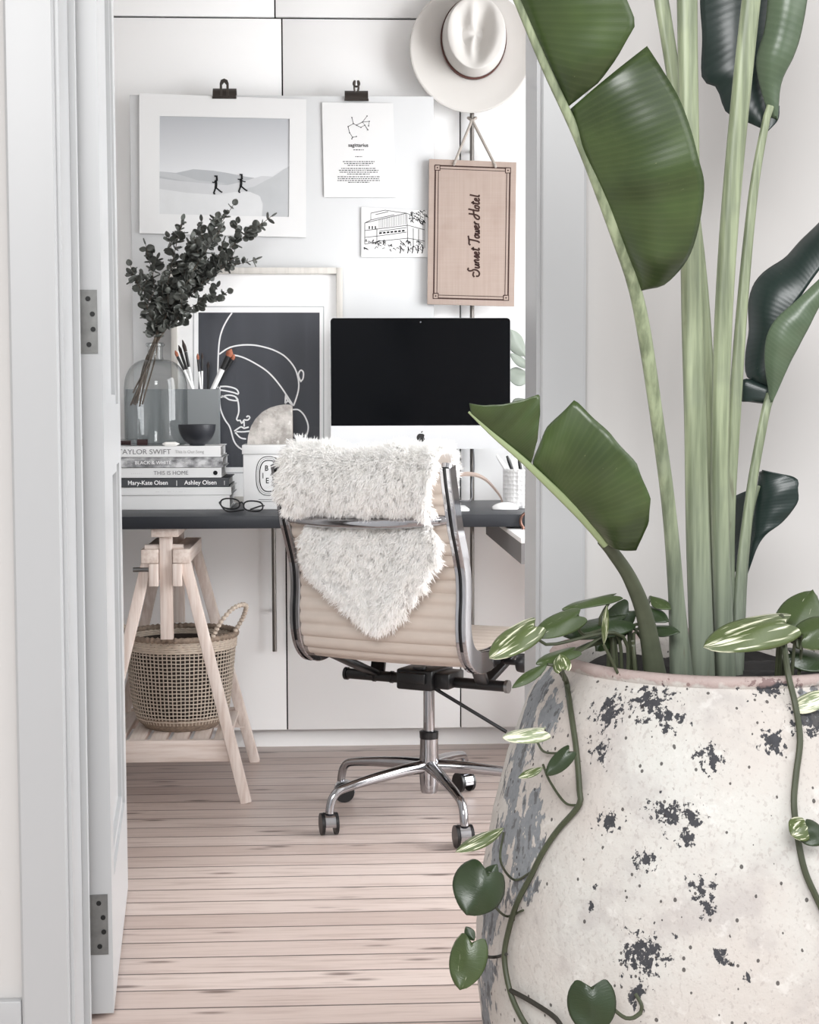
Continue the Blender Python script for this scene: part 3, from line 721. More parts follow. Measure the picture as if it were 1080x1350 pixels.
# the lettering: a hand-drawn script, read upwards.  strokes in (advance, height) units
G = {'S': (9, [[(8, 12.5), (6.5, 14.2), (4.6, 12.5), (5, 9.5), (6.8, 6.5), (6.4, 2.5), (3.8, 0), (0.6, 0.3), (-1.2, 2.2), (-0.6, 4)], [(-2.6, 6), (0, 7.6), (4.4, 6.6)]]),
     'u': (5.6, [[(0.4, 5.6), (0.2, 1.4), (1.3, 0), (3.2, 1.4), (4.2, 5.6)], [(4.2, 5.6), (4, 1), (5.4, 0.4)]]),
     'n': (5.6, [[(0.6, 5.6), (0.5, 0)], [(0.5, 2.5), (2.6, 5.8), (4, 4.6), (4, 1), (5.4, 0.4)]]),
     's': (4.2, [[(0, 0.8), (2.4, 6), (3, 3.4), (2.8, 0.6), (0.6, 0.2)], [(2.8, 0.6), (4.2, 0.8)]]),
     'e': (4.6, [[(0.3, 2.6), (3, 3.6), (2.6, 5.6), (0.7, 4.6), (0.4, 1.4), (1.8, 0), (4.4, 1.2)]]),
     't': (4, [[(1.8, 9.8), (1.1, 1.4), (2, 0), (4, 1)], [(-0.4, 7), (4.2, 7.4)]]),
     'T': (6.4, [[(4, 12.6), (3.4, 5), (2.6, 0.8), (1, 0)], [(-3, 10.6), (-1.8, 12.4), (2, 12.4), (8.6, 13.4)]]),
     'o': (4.8, [[(2.2, 5.6), (0.4, 3.8), (0.6, 0.8), (2.2, 0), (3.8, 2), (3.4, 5), (2.2, 5.6)], [(3.4, 5), (5, 4.6)]]),
     'w': (6.6, [[(0.4, 5.6), (0.4, 1), (1.5, 0), (3, 1.6), (3.2, 5)], [(3.2, 5), (3.2, 1), (4.4, 0), (5.8, 2), (5.6, 5.6)]]),
     'r': (4.2, [[(0.6, 5.8), (0.5, 0)], [(0.5, 3), (2, 5.8), (3.6, 5.2)]]),
     'H': (10, [[(3, 13), (2.6, 4), (0.4, 0), (-2.6, 0.6), (-2.4, 3.4), (0.6, 6), (5.6, 6.8), (9.4, 7.6)], [(8.8, 13.4), (8, 3), (8.4, 0.6), (10, 0.8)]]),
     'l': (3.2, [[(1.8, 11.6), (1, 2), (1.8, 0.1), (3.2, 0.8)]]), ' ': (4.2, [])}
lt = MB(); adv = 0.0; wid = sum(G[ch][0] + 0.5 for ch in 'Sunset Tower Hotel'); ksc = 107.0 / wid
for ch in 'Sunset Tower Hotel':
    wa, st = G[ch]
    for sk in st:
        pts = []
        for a, h in sk:
            along = (adv + a + h * 0.14) * ksc; up = h * ksc * 1.05
            pts.append((632.0 - up, 363.5 - along))
        if len(pts) > 2: lt.inks(pts, 2.3, Yb, 20)
        else: lt.ink(pts, 2.3, Yb)
    adv += wa + 0.5
lt.build('lettering', 'signink', r, smooth=False)
apex = P(622.5, 158, YW - 0.046)
rp = MB()
for px, py in ((599, 216), (653.5, 219)):
    a = P(px, py, YSg - 0.004)
    rp.tube([P(px - 0.5, py + 1, YSg + 0.005), a, a.lerp(apex, 0.12) + V((0, 0.0, 0)), apex.lerp(a, 0.1), apex], 0.0042, n=30, seg=8)
for k in (-1, 1): pass
rp.tube([apex + V((-0.0035, 0, 0)), V((h3 - 0.012, YW - 0.034, apex.z + 0.008)), V((h3, YW - 0.021, apex.z + 0.009)), V((h3 + 0.012, YW - 0.034, apex.z + 0.008)), apex + V((0.0035, 0, 0))], 0.0038, n=24, seg=8)
rp.build('rope', 'rope', r)

# hat
YH = YW - 0.052
hc = P(620.5, 66.5, YH); hr = 80.0 / FPX * YH
r = thing('fedora_hat', 'ivory felt fedora hat with a brown band hanging on the wardrobe handle', 'hat', (hc.x, YH, hc.z - hr))
bm_ = MB(); rows = []
cc = P(624.0, 52.5, YH); ca, cb = 41.5 / FPX * YH, 50.5 / FPX * YH      # crown foot, half axes
for i in range(14):
    t = i / 13; row = []
    for k in range(73):
        a = 2 * PI * k / 72; inn = V((cc.x + ca * math.cos(a), 0, cc.z + cb * math.sin(a))); o = V((hc.x + hr * math.cos(a), 0, hc.z + hr * math.sin(a) * 1.01))
        p = inn.lerp(o, t); curl = 0.022 * t * t * abs(math.cos(a)) ** 1.5 - 0.006 * math.sin(a) * t; row.append(V((p.x, YH - 0.004 - curl, p.z)))
    rows.append(row)
bm_.grid(rows); bm_.build('brim', 'felt', r, weld=True, solid=0.0035, solid_off=0)
cr = MB(); rows = []
HC = 0.105
for i in range(22):
    t = i / 21; row = []
    for k in range(97):
        a = 2 * PI * k / 96; x, z = math.cos(a), math.sin(a)
        if t < 0.62: s_ = 1 - 0.10 * (t / 0.62) ** 2.0; h = HC * (t / 0.62) * 0.94
        else:
            q = (t - 0.62) / 0.38; s_ = 0.90 * math.cos(q * PI / 2) ** 0.8 if q < 1 else 0.0; h = HC * (0.94 + 0.06 * math.sin(q * PI / 2))
        X, Z = x * s_, z * s_
        # pinched front: a centre crease and a dent each side, teardrop narrowing downwards
        wdt = 0.34 + 0.28 * Z; top = max(0.0, (t - 0.5) / 0.5) if t > 0.5 else 0.0; top = min(1.0, top * 1.6)
        dent = 0.0
        rad = math.sqrt((X / 0.62) ** 2 + ((Z - 0.1) / 0.82) ** 2); bowl = max(0.0, 1 - rad * rad)
        ridge = math.exp(-((X + 0.12) / 0.15) ** 2)
        for sx in (-1, 1):
            dxn = (X + 0.12 - sx * max(0.06, 0.30 + 0.22 * Z)) / 0.20; dzn = (Z + 0.12) / 0.62; dent += math.exp(-(dxn * dxn + dzn * dzn))
        h -= top * (0.030 * bowl * (1 - 0.65 * ridge) + 0.028 * dent)
        row.append(V((cc.x + ca * X, YH - 0.004 - h, cc.z + cb * Z)))
    rows.append(row)
cr.grid(rows); cr.build('crown', 'felt', r, weld=True, sub=1, angle=80)
bn = MB(); rows = []
for h in (0.002, 0.012, 0.024):
    s_ = 1.022 - 0.10 * (h / HC / 0.94) ** 2
    rows.append([V((cc.x + ca * s_ * math.cos(2 * PI * k / 72), YH - 0.005 - h, cc.z + cb * s_ * math.sin(2 * PI * k / 72))) for k in range(73)])
bn.grid(rows); bn.build('hat_band', 'band', r, weld=True, solid=0.0018, solid_off=0)

# ------------------------------------------------------------------ leaning frame with the line drawing
YFr = 4.832
r = thing('picture_frame', 'pale framed charcoal print of a white line-drawn face, leaning behind the monitor', 'frame', P(340, 665, YFr - 0.02))
fo = [(226, 352.5), (452.5, 352.5), (452.5, 664), (226, 664)]
fz0 = ZD + 0.0005
x0, x1 = XAT(226, YFr - 0.03, 500), XAT(452.5, YFr - 0.03, 500); z1 = ZAT(352.5, YFr - 0.03, 340); fw = 0.018
f = MB()
for a, b_ in (((x0, fz0), (x0 + fw, z1)), ((x1 - fw, fz0), (x1, z1)), ((x0 + fw, fz0), (x1 - fw, fz0 + fw)), ((x0 + fw, z1 - fw), (x1 - fw, z1))):
    f.box((a[0], YFr - 0.03, a[1]), (b_[0], YFr, b_[1]), bev=0.001)
f.build('frame', 'framewood', r)
Ym = YFr - 0.012
pw = [(261.5, 412), (421.5, 412), (421.5, 616), (261.5, 616)]
cor = [(XAT(0, Ym), 0)]
mt = MB(); ow = 3
mi_ = [P(a, b_, Ym) for a, b_ in pw]
mo = [V((x0 + fw - 0.002, Ym, z1 - fw + 0.002)), V((x1 - fw + 0.002, Ym, z1 - fw + 0.002)), V((x1 - fw + 0.002, Ym, fz0 + fw - 0.002)), V((x0 + fw - 0.002, Ym, fz0 + fw - 0.002))]
for i in range(4):
    k = (i + 1) % 4; mt.prism([mo[i], mo[k], mi_[k], mi_[i]], (0, 0.002, 0))
mt.build('mat', 'matboard', r, smooth=False)
e = MB()
em = [(254.5, 403.5), (427.5, 403.5), (427.5, 624), (254.5, 624)]
px_frame(e, em, [(256, 405), (426, 405), (426, 622.5), (256, 622.5)], Ym - 0.0006, 0.0005); e.build('embossed_line', 'dust1', r, smooth=False)
px_poly(MB(), [(259, 410), (424, 410), (424, 619), (259, 619)], Ym + 0.0025, 0.001).build('print', 'printdark', r, smooth=False)
Yl = Ym + 0.0021
la = MB(); W2 = 2.0
for l in ([(287, 512), (287.5, 480), (289, 452), (293, 435), (300, 421), (306, 412.5)], [(289, 467), (302, 458.5), (318, 455), (335, 455), (350, 458), (362, 462), (376, 470), (388, 484), (393, 498), (394, 511), (391, 524), (387, 535)],
          [(303, 467), (320, 471), (338, 480), (354, 491), (369, 508), (387, 535)], [(396, 502), (393.5, 494), (396.5, 488), (400, 491), (399.5, 499), (396, 503.5)], [(376, 532), (377, 520.5), (379, 527), (386, 534.5)], [(376, 532), (380, 528)],
          [(386, 540), (394, 540.5), (402, 549), (406.5, 563), (403, 577), (396.5, 586)], [(290, 509.6), (300, 509.6), (311.5, 513), (314.5, 519.5), (308, 517.5), (299, 515.5), (290, 514)],
          [(291, 524), (300, 521), (309.6, 522.6), (313.5, 528), (303, 527), (297, 523.5), (292, 522)], [(310.5, 522.6), (314, 530), (314.8, 543), (312, 553), (315, 554.5), (316.5, 553.5), (319, 558.5), (321.7, 553.5), (326, 554), (329.5, 551), (327.5, 548), (325, 550)],
          [(321.8, 555), (322, 562.5)], [(309, 568.5), (313, 565.5), (318, 562.8), (322, 564.5), (328, 563)], [(311.5, 569), (320, 569.3), (329, 568.4)], [(310, 570), (317, 577), (324.5, 578.8)],
          [(290, 510), (289.5, 530), (292, 543), (297, 554), (303, 563), (308, 580), (313, 588), (320, 593)]):
    la.inks(l, W2, Yl, 30)
la.build('line_drawing', 'whiteink', r, smooth=False)
MB().box((x0 + fw - 0.002, YFr - 0.021, fz0 + fw - 0.002), (x1 - fw + 0.002, YFr - 0.0195, z1 - fw + 0.002)).build('glass_pane', 'pane', r, smooth=False)
# ------------------------------------------------------------------ computer
YM = 4.70
mx0, mx1 = XAT(436, YM, 500), XAT(673, YM, 500); mz1, mzs, mz0 = ZAT(419, YM, 555), ZAT(561, YM, 555), ZAT(592, YM, 555)
r = thing('desktop_computer', 'silver all-in-one desktop computer with a black screen on the desk', 'computer', ((mx0 + mx1) / 2, YM + 0.06, ZD))
def rrect(x0, x1, z0, z1, rad, y, corners='tb', n=6):
    pts = []
    for cx, cz, a0, on in ((x1 - rad, z1 - rad, 0, 't' in corners), (x0 + rad, z1 - rad, 90, 't' in corners), (x0 + rad, z0 + rad, 180, 'b' in corners), (x1 - rad, z0 + rad, 270, 'b' in corners)):
        if on:
            for k in range(n + 1): a = R(a0 + 90 * k / n); pts.append(V((cx + rad * math.cos(a), y, cz + rad * math.sin(a))))
        else:
            a = R(a0 + 45); pts.append(V((cx + rad * (1 if math.cos(a) > 0 else -1), y, cz + rad * (1 if math.sin(a) > 0 else -1))))
    return pts
MB().prism(rrect(mx0, mx1, mz0, mz1, 0.011, YM), (0, 0.012, 0)).build('housing', 'alum', r, angle=30)
bk = MB(); rows = []
for t, s_ in ((0.012, 0.985), (0.02, 0.9), (0.028, 0.7), (0.034, 0.4), (0.036, 0.05)):
    q = rrect(mx0, mx1, mz0, mz1, 0.011, YM + t); c0 = sum(q, V()) / len(q); rows.append([V((c0.x + (p.x - c0.x) * s_, p.y, c0.z + (p.z - c0.z) * s_)) for p in q])
for q in rows: q.append(q[0].copy())
bk.grid(rows).build('rear_shell', 'alum', r)
MB().prism(rrect(mx0 + 0.0006, mx1 - 0.0006, mzs, mz1 - 0.0006, 0.010, YM - 0.0012, 't'), (0, 0.0011, 0)).build('screen', 'screen', r, smooth=False)
MB().tube([((mx0 + mx1) / 2, YM - 0.0016, mz1 - 0.012), ((mx0 + mx1) / 2, YM - 0.0011, mz1 - 0.012)], 0.0022, smooth=False).build('camera_lens', 'greyink', r)
ax, az = (mx0 + mx1) / 2, (mzs + mz0) / 2 + 0.001
ap = []
for k in range(48):
    a = 2 * PI * k / 48 + PI / 2
    rr = 0.0128 * (1 - 0.12 * math.exp(-((k - 0) / 3.0) ** 2) - 0.12 * math.exp(-((k - 48) / 3.0) ** 2) - 0.10 * math.exp(-((k - 24) / 3.0) ** 2))
    x, z = rr * math.cos(a) * 0.95, rr * math.sin(a)
    d = math.hypot(x - 0.0165, z - 0.002)
    if d < 0.0075: x = 0.0165 - math.sqrt(max(0, 0.0075 ** 2 - (z - 0.002) ** 2))
    ap.append(V((ax + x, YM - 0.0007, az - 0.002 + z)))
lg = MB().prism(ap, (0, 0.0006, 0))
lg.prism([V((ax + a, YM - 0.0007, az + b)) for a, b in ((0.0003, 0.0118), (0.0008, 0.0145), (0.0028, 0.0165), (0.0055, 0.0172), (0.0052, 0.0146), (0.0034, 0.0124))], (0, 0.0006, 0))
lg.build('logo', 'logo', r, smooth=False)
st = MB(); xm = (mx0 + mx1) / 2
st.sweep(catmull([(xm, YM + 0.03, ZD + 0.2), (xm, YM + 0.062, ZD + 0.1), (xm, YM + 0.07, ZD + 0.03), (xm, YM + 0.055, ZD + 0.006)], 16), [(-0.09, -0.003), (0.09, -0.003), (0.09, 0.003), (-0.09, 0.003)], side=(1, 0, 0))
st.box((xm - 0.09, YM - 0.06, ZD + 0.0004), (xm + 0.09, YM + 0.07, ZD + 0.006), bev=0.001); st.build('stand', 'alum', r)
tag(MB().tube([(XAT(600, 4.86), 4.80, ZD + 0.004), (XAT(620, 4.86), 4.84, ZD + 0.003), (XAT(621.5, 4.87), 4.865, ZD + 0.05), (XAT(625, 4.87), 4.872, ZD + 0.1), (XAT(622.5, 4.87), 4.865, ZD + 0.17), (XAT(612, 4.87), 4.80, ZD + 0.2)], 0.0026, n=40).build('power_cable', 'greyink'), 'thin grey cable curving up the wardrobe behind the right end of the monitor', 'cable')
# keyboard and mouse
kx1 = XAT(617, 4.42, 672); r = thing('keyboard', 'slim white keyboard on the desk behind the chair back', 'keyboard', (kx1 - 0.14, 4.42, ZD))
MB().box((kx1 - 0.28, 4.365, ZD + 0.0004), (kx1, 4.48, ZD + 0.008), bev=0.002).build('case', 'mouse', r)
kk = MB()
for j in range(5):
    for i in range(14): kk.box((kx1 - 0.276 + i * 0.0196, 4.369 + j * 0.0218, ZD + 0.0085), (kx1 - 0.2592 + i * 0.0196, 4.388 + j * 0.0218, ZD + 0.0105))
kk.build('keys', 'mouse', r, smooth=False)['kind'] = 'stuff'
mc = PZ(666, 671.5, ZD); ms = MB(); rows = []
for i in range(13):
    t = i / 12; rr = math.sin(PI * (0.03 + 0.94 * t)) ** 0.45
    rows.append([V((mc.x + 0.036 * (2 * t - 1), mc.y + 0.028 * rr * c, ZD + 0.0005 + max(0.0, 0.019 * rr * math.sqrt(max(0, 1 - c * c))))) for c in [-math.cos(PI * k / 12) for k in range(13)]])
ms.grid(rows); tag(ms.build('computer_mouse', 'mouse', sub=1, solid=0.001), 'white rounded computer mouse on the desk in front of the pen cup', 'mouse')
# pen cup
YC = 4.52; cc_ = V((XAT(688.5, YC, 650), YC, ZD + 0.0004)); crd = 0.053; chh = 0.108
r = thing('pen_cup', 'white embossed ceramic pen cup at the right end of the desk', 'cup', cc_)
MB().lathe(cc_, [(0.002, 0.0), (crd - 0.003, 0.0), (crd - 0.001, 0.003), (crd, 0.02), (crd, chh - 0.002), (crd - 0.002, chh), (crd - 0.004, chh - 0.002), (crd - 0.004, 0.006), (0.002, 0.006)], 48, False, False).build('body', 'cup', r)
def pen(px, py, ox, oy, label, mat, tipmat, rad=0.0042, cat='pen'):
    b_ = cc_ + V((ox, oy, 0.010)); e_ = P(px, py, YC + oy * 0.8); d_ = (e_ - b_)
    r = thing('pen', label, cat, b_, 'pens in the white cup')
    MB().tube([b_, b_ + d_ * 0.72], rad, smooth=False).build('barrel', mat, r); MB().tube([b_ + d_ * 0.721, b_ + d_ * 0.9, e_], [rad * 1.12, rad * 1.12, rad * 0.7], n=6, smooth=False).build('pen_cap', tipmat, r)
pen(655, 600, 0.012, -0.012, 'white pen leaning furthest left in the white cup', 'mouse', 'mouse')
pen(661, 607, 0.018, 0.012, 'white pen with a grey cap standing behind the leftmost pen in the cup', 'mouse', 'alum')
pen(668.5, 601, 0.005, -0.024, 'black pen leaning left in front of the white pens in the cup', 'black', 'black')
pen(675, 606, 0.002, 0.016, 'white pen standing behind the two black pens in the cup', 'mouse', 'mouse', 0.005)
pen(684, 605, 0.010, -0.030, 'black pen right of the middle white pen in the cup', 'black', 'black')
pen(692, 609, 0.014, 0.0, 'white pen furthest right in the cup, beside the door frame', 'mouse', 'mouse')
# strap
YS_ = 4.60; sp_ = [(566, 661), (570, 642), (584, 629), (603, 625.5), (625, 625.5), (640, 632), (652, 644), (660, 655), (663, 661)]
pts = [P(a, b, YS_) for a, b in sp_]; pts[0].z = pts[-1].z = ZD + 0.004
tag(MB().sweep(catmull(pts, 40), [(-0.014, -0.0022), (0.014, -0.0022), (0.014, 0.0022), (-0.014, 0.0022)], side=(0, 1, 0.25)).build('leather_strap', 'leather', angle=50), 'nude leather strap arching over the desk beside the pen cup', 'strap')
# copper hooks hanging at the edge
hk = MB(); Yk = YF - 0.010
cen = P(697, 687, Yk)
hk.tube([cen + V((0.021 * math.cos(a), 0, 0.022 * math.sin(a))) for a in np.linspace(0, 2 * PI, 25)], 0.0042, n=60, seg=10)
hk.tube([cen + V((-0.016, -0.004, -0.016)), cen + V((-0.012, -0.005, -0.028)), cen + V((0.002, -0.005, -0.034)), cen + V((0.02, -0.004, -0.03))], 0.0038, n=16)
hk.tube([cen + V((0, 0, 0.022)), cen + V((0, 0.004, 0.030)), cen + V((0, 0.03, ZD + 0.004 - cen.z))], 0.0035, n=14)
tag(hk.build('copper_hook', 'copper'), 'copper ring hook hanging on the front edge of the black desk', 'hook')
# house plant behind the computer
YPl = 4.76; pb = V((XAT(735, YPl), YPl, ZD + 0.0004))
r = thing('house_plant', 'potted plant with pale rounded leaves behind the right edge of the monitor', 'plant', pb)
MB().lathe(pb, [(0.002, 0), (0.045, 0), (0.058, 0.1), (0.060, 0.105), (0.054, 0.105), (0.050, 0.095), (0.002, 0.095)], 32, False, False).build('flower_pot', 'cup', r)
def oval_leaf(base, tip, w, nrm, mat, parent, name='leaf', fold=0.15, droop=0.0, heart=False, n=14, m=8, th=0.0012):
    base, tip = V(base), V(tip); ax_ = tip - base; L = ax_.length; ax_n = ax_ / L
    nrm = V(nrm); nrm = (nrm - ax_n * nrm.dot(ax_n)).normalized(); sd = ax_n.cross(nrm); g = MB(); rows = []
    for i in range(n + 1):
        t = i / n
        if heart:
            wid = w * 2.0 * t ** 0.42 * (1 - t) ** 0.72; back = -0.26 * L * max(0.0, 1 - t / 0.6) ** 1.6
        else: wid = w * math.sin(PI * t) ** 0.8 if 0 < t < 1 else 0.0; back = 0
        row = []
        for j in range(-m, m + 1):
            q = j / m
            p = base + ax_ * t + ax_n * (back * math.sin(PI * min(1.0, abs(q) * 0.62)) * (t > 0) if heart else 0.0) + sd * (wid * 0.5 * q) + nrm * (-fold * wid * abs(q) ** 1.3 + fold * wid * 0.5 * (1 - q * q) - droop * L * t * t + 0.03 * w * math.sin(7 * t + 2.5 * q))
            row.append(p)
        rows.append(row)
    g.grid(rows); return g.build(name, mat, parent, solid=th)
for bx, tp, w, nr in (((692, 470), (672, 434), 0.055, (0.2, -1, 0.4)), ((700, 498), (668, 492), 0.062, (0, -1, 0.5)), ((700, 486), (672, 466), 0.03, (0.1, -1, 0.3)), ((702, 530), (676, 545), 0.08, (0.2, -1, 0.6))):
    b_ = P(*bx, YPl); oval_leaf(b_, P(*tp, YPl - 0.01), w, nr, 'paleleaf', r)
    MB().tube([pb + V((0, 0, 0.09)), (pb + V((0, 0, 0.09))).lerp(b_, 0.6) + V((0.02, 0, 0.02)), b_], 0.0022, n=14, seg=6).build('stalk', 'paleleaf', r)

# ------------------------------------------------------------------ books and what stands on them
YBk = 4.52
def book(y0, y1, px0, px1, cover, label, Y=YBk, dep=0.26, txt=(), rag=True):
    z0, z1 = ZAT(y1, Y, 230), ZAT(y0, Y, 230)
    a, b_ = XAT(px0, Y, y0), XAT(px1, Y, y0); cth = 0.0028
    z0 += 0.0003; z1 -= 0.0003
    r = thing('book', label, 'book', ((a + b_) / 2, Y + dep / 2, z0), 'stack of books on the desk')
    c = MB(); c.box((a, Y, z0), (b_, Y + dep, z0 + cth), bev=0.0008); c.box((a, Y, z1 - cth), (b_, Y + dep, z1), bev=0.0008)
    c.box((a, Y, z0 + cth), (b_, Y + cth, z1 - cth)); c.build('cover', cover, r, angle=30)
    MB().box((a + 0.004, Y + cth + 0.0004, z0 + cth + 0.0003), (b_ - 0.004, Y + dep - 0.004, z1 - cth - 0.0003)).build('pages', 'paper', r, smooth=False)
    for s_, sz, cx, mat, sx, bo in txt: lettering(s_, sz, V((XAT(cx, Y, (y0 + y1) / 2), Y - 0.0004, (z0 + z1) / 2 - 0.0006)), mat, r, sx=sx, bold=bo)
    return r, z1
M['bookdark'] = flat('dark grey cover', (66, 68, 72), 0.55, var=0.04)
M['bookpale'] = flat('off white cover', (226, 226, 226), 0.5, var=0.01)
bk_z = []
YL = YBk
book(653.2, 672.0, 118, 303, 'paper', 'thick plain white book at the bottom of the stack on the desk')
book(642.5, 653.0, 122, 305, 'paper', 'white book with pale grey spine lettering, second from the bottom of the stack', txt=(('—  a collection  of  pale  rooms'.replace('a collection  of  pale  rooms', '·  ·  —  ·  ·  —  ·'), 0.010, 225, 'lightink', 1.0, 0),))
book(630.3, 642.2, 121, 302, 'bookdark', 'dark grey book with bold white names on the spine', txt=(('Mary-Kate Olsen', 0.0165, 195, 'whiteink', 0.96, 0.0002), ('|', 0.0165, 233, 'whiteink', 1, 0), ('Ashley Olsen', 0.0165, 264.5, 'whiteink', 1.0, 0.0002), ('|', 0.013, 296, 'whiteink', 1, 0)))
_r, _z = book(616.8, 630.0, 121, 292, 'paper', 'white book with grey capitals on the spine, under the marbled book', txt=(('THIS IS HOME', 0.0155, 225.5, 'greyink', 1.0, 0.0), ('- - - - - -', 0.009, 180, 'lightink', 1, 0)))
zc_ = ZAT(623.4, YBk, 283)
MB().tube([(XAT(283, YBk), YBk - 0.0006, zc_), (XAT(283, YBk), YBk - 0.0001, zc_)], 0.0062, smooth=False, seg=20).build('publisher_mark', 'ink', _r)
book(603.0, 616.5, 120, 294, 'bwcover', 'black and white marbled book with white spine letters', txt=(('BLACK & WHITE', 0.0135, 202, 'whiteink', 1.0, 0.0), ('· · ·  · · · · ·', 0.010, 247, 'whiteink', 1, 0)))
_r, ZBK = book(588.2, 602.7, 121, 291, 'bookpale', 'pale book with wide grey capitals on the spine, topmost of the stack', txt=(('TAYLOR SWIFT', 0.0195, 190.5, 'greyink', 1.08, 0.0), ('This Is Our Song', 0.0125, 250, 'lightink', 0.92, 0)))
# grey box of brushes
yb0, yb1 = 4.715, 4.775; gx0, gx1 = XAT(164, yb0, 550), XAT(288.5, yb0, 550); gz = ZAT(513, yb0, 240)
r = thing('brush_box', 'open grey box full of brushes on the books behind the glass vase', 'box', ((gx0 + gx1) / 2, (yb0 + yb1) / 2, ZBK))
g = MB(); tk = 0.004; zb_ = ZBK + 0.0005
g.box((gx0, yb0, zb_), (gx1, yb1, zb_ + tk)); g.box((gx0, yb0, zb_ + tk), (gx1, yb0 + tk, gz)); g.box((gx0, yb1 - tk, zb_ + tk), (gx1, yb1, gz)); g.box((gx0, yb0 + tk, zb_ + tk), (gx0 + tk, yb1 - tk, gz)); g.box((gx1 - tk, yb0 + tk, zb_ + tk), (gx1, yb1 - tk, gz))
g.build('body', 'grey_box', r, smooth=False)
def brush(tip, mid, fer, foot, label, wd, hair, dy, hmat='mouse', fmat='black'):
    Yq = (yb0 + yb1) / 2 + dy
    t_, f_, m_, b_ = P(*tip, Yq), P(*fer, Yq), P(*mid, Yq), P(*foot, Yq)
    b_ = m_ + (m_ - f_).normalized() * ((m_.z - zb_ - tk - 0.003) / max(0.2, (f_ - m_).normalized().z))
    b_.x = min(max(b_.x, gx0 + 0.012), gx1 - 0.012)
    r = thing('makeup_brush', label, 'brush', b_, 'brushes in the grey box')
    MB().tube([b_, m_], [wd * 0.8, wd], n=6, smooth=False).build('handle', hmat, r)
    MB().tube([m_ + (f_ - m_) * 0.01, f_], [wd * 1.02, wd * 1.1], n=4, smooth=False).build('ferrule', fmat, r)
    MB().tube([f_ + (t_ - f_) * 0.02, f_.lerp(t_, 0.45), t_], [wd * 1.15, wd * 1.35, wd * 0.25], n=10).build('bristles', hair, r)
brush((231, 462), (243, 488), (234, 470), (255, 560), 'thin brush with a rust tip leaning left, nearest the vase', 0.0038, 'bristle', -0.012)
brush((235.5, 455), (246, 487), (239, 466), (252, 560), 'thin brush with a dark tip in the middle of the left three', 0.0038, 'bristledark', 0.008)
brush((240.5, 448), (249, 484), (245, 464), (255, 560), 'tallest thin dark brush of the left three', 0.0042, 'bristledark', -0.002)
brush((260.5, 466), (262.5, 490), (261, 474), (264, 560), 'thin upright brush with a rust tip in the middle of the box', 0.003, 'bristle', -0.008)
brush((266.5, 465), (266.5, 489), (266.5, 473), (267, 560), 'thin upright brush with a dark tip in the middle of the box', 0.003, 'bristledark', 0.006)
brush((305, 460), (293, 487), (301, 470), (283, 520), 'wide white brush with rust bristles leaning right', 0.0078, 'bristle', -0.006)
brush((309, 467), (300, 484), (306, 474), (286, 520), 'dark brush leaning right just under the wide white one', 0.005, 'bristle', 0.014, 'black')
brush((274.5, 477), (274.5, 500), (274.5, 485), (275, 560), 'short black brush right of the two thin upright ones', 0.0036, 'bristledark', 0.012, 'black')
# glass vase
YV = 4.625; vx = XAT(205.5, YV, 520); vb = V((vx, YV, ZBK + 0.0006))
k_ = YV / FPX; vr = 41.0 * k_
zt = ZAT(452, YV, 205) - vb.z; zs = ZAT(474, YV, 205) - vb.z; rn = 9.8 * k_
r = thing('glass_vase', 'large clear glass bottle vase on top of the books', 'vase', vb)
zsh = zs - 0.078
vp = [(0.002, 0.002), (vr - 0.012, 0.0), (vr - 0.003, 0.004), (vr, 0.016), (vr, zsh)]
for q in np.linspace(0.12, 1, 9): vp.append((rn + 0.002 + (vr - rn - 0.002) * math.cos(q * PI / 2) ** 0.9, zsh + (zs - zsh) * math.sin(q * PI / 2) ** 1.0))
vp += [(rn, zs + 0.008), (rn, zt - 0.012)]
MB().lathe(vb, vp, 64, True, False).build('body', 'glass', r)
MB().lathe(vb, [(rn, zt - 0.0119), (rn + 0.005, zt - 0.008), (rn + 0.0058, zt - 0.003), (rn + 0.003, zt), (rn - 0.001, zt - 0.002), (rn - 0.001, zt - 0.01)], 48, False, False).build('neck_lip', 'glass', r)
# bowl
YBo = 4.562; bc = V((XAT(260, YBo, 580), YBo, ZBK + 0.0005)); rb = 24.5 * YBo / FPX
bp = [(0.002, 0.0), (0.020, 0.0)] + [(0.004 + (rb - 0.004) * math.sin(a), 0.0005 + (0.058) * (1 - math.cos(a))) for a in np.linspace(0.42, PI / 2, 12)]
bp += [(rb - 0.004, 0.0585)] + [((rb - 0.006) * math.sin(a), 0.006 + 0.052 * (1 - math.cos(a))) for a in np.linspace(PI / 2 - 0.05, 0.1, 10)]
tag(MB().lathe(bc, bp, 48, True, True).build('bowl', 'slate'), 'small dark slate bowl on the books in front of the grey box', 'bowl')
# crystal point and little bottle
c0, c1 = P(214, 586.5, 4.528), P(235.5, 587, 4.536); c0.z = c1.z = ZBK + 0.0062
def hexring(p, rad, d): q = V((1, 0, 0)).rotation_difference(d); return [p + q @ V((0, rad * math.cos(PI / 3 * k), rad * math.sin(PI / 3 * k))) for k in range(6)]
dv = (c1 - c0).normalized(); cm = MB(); rows = [[p for p in hexring(c0 + dv * a, rad, dv)] for a, rad in ((0.0, 0.0015), (0.008, 0.0058), (0.036, 0.0062), (0.047, 0.001))]
for q in rows: q.append(q[0].copy())
cm.grid(rows); tag(cm.build('quartz_point', 'crystal', smooth=False), 'clear white quartz point lying on the top book before the bowl', 'crystal')
pb0 = P(168, 580, 4.533); pz = ZBK + 0.0105
r = thing('glass_bottle', 'small clear glass bottle with a dark red cap lying on the top book', 'bottle', (pb0.x, 4.533, ZBK))
MB().tube([(XAT(150, 4.533), 4.533, pz), (XAT(180, 4.533), 4.533, pz)], 0.0098, smooth=False, seg=20).build('body', 'glass', r)
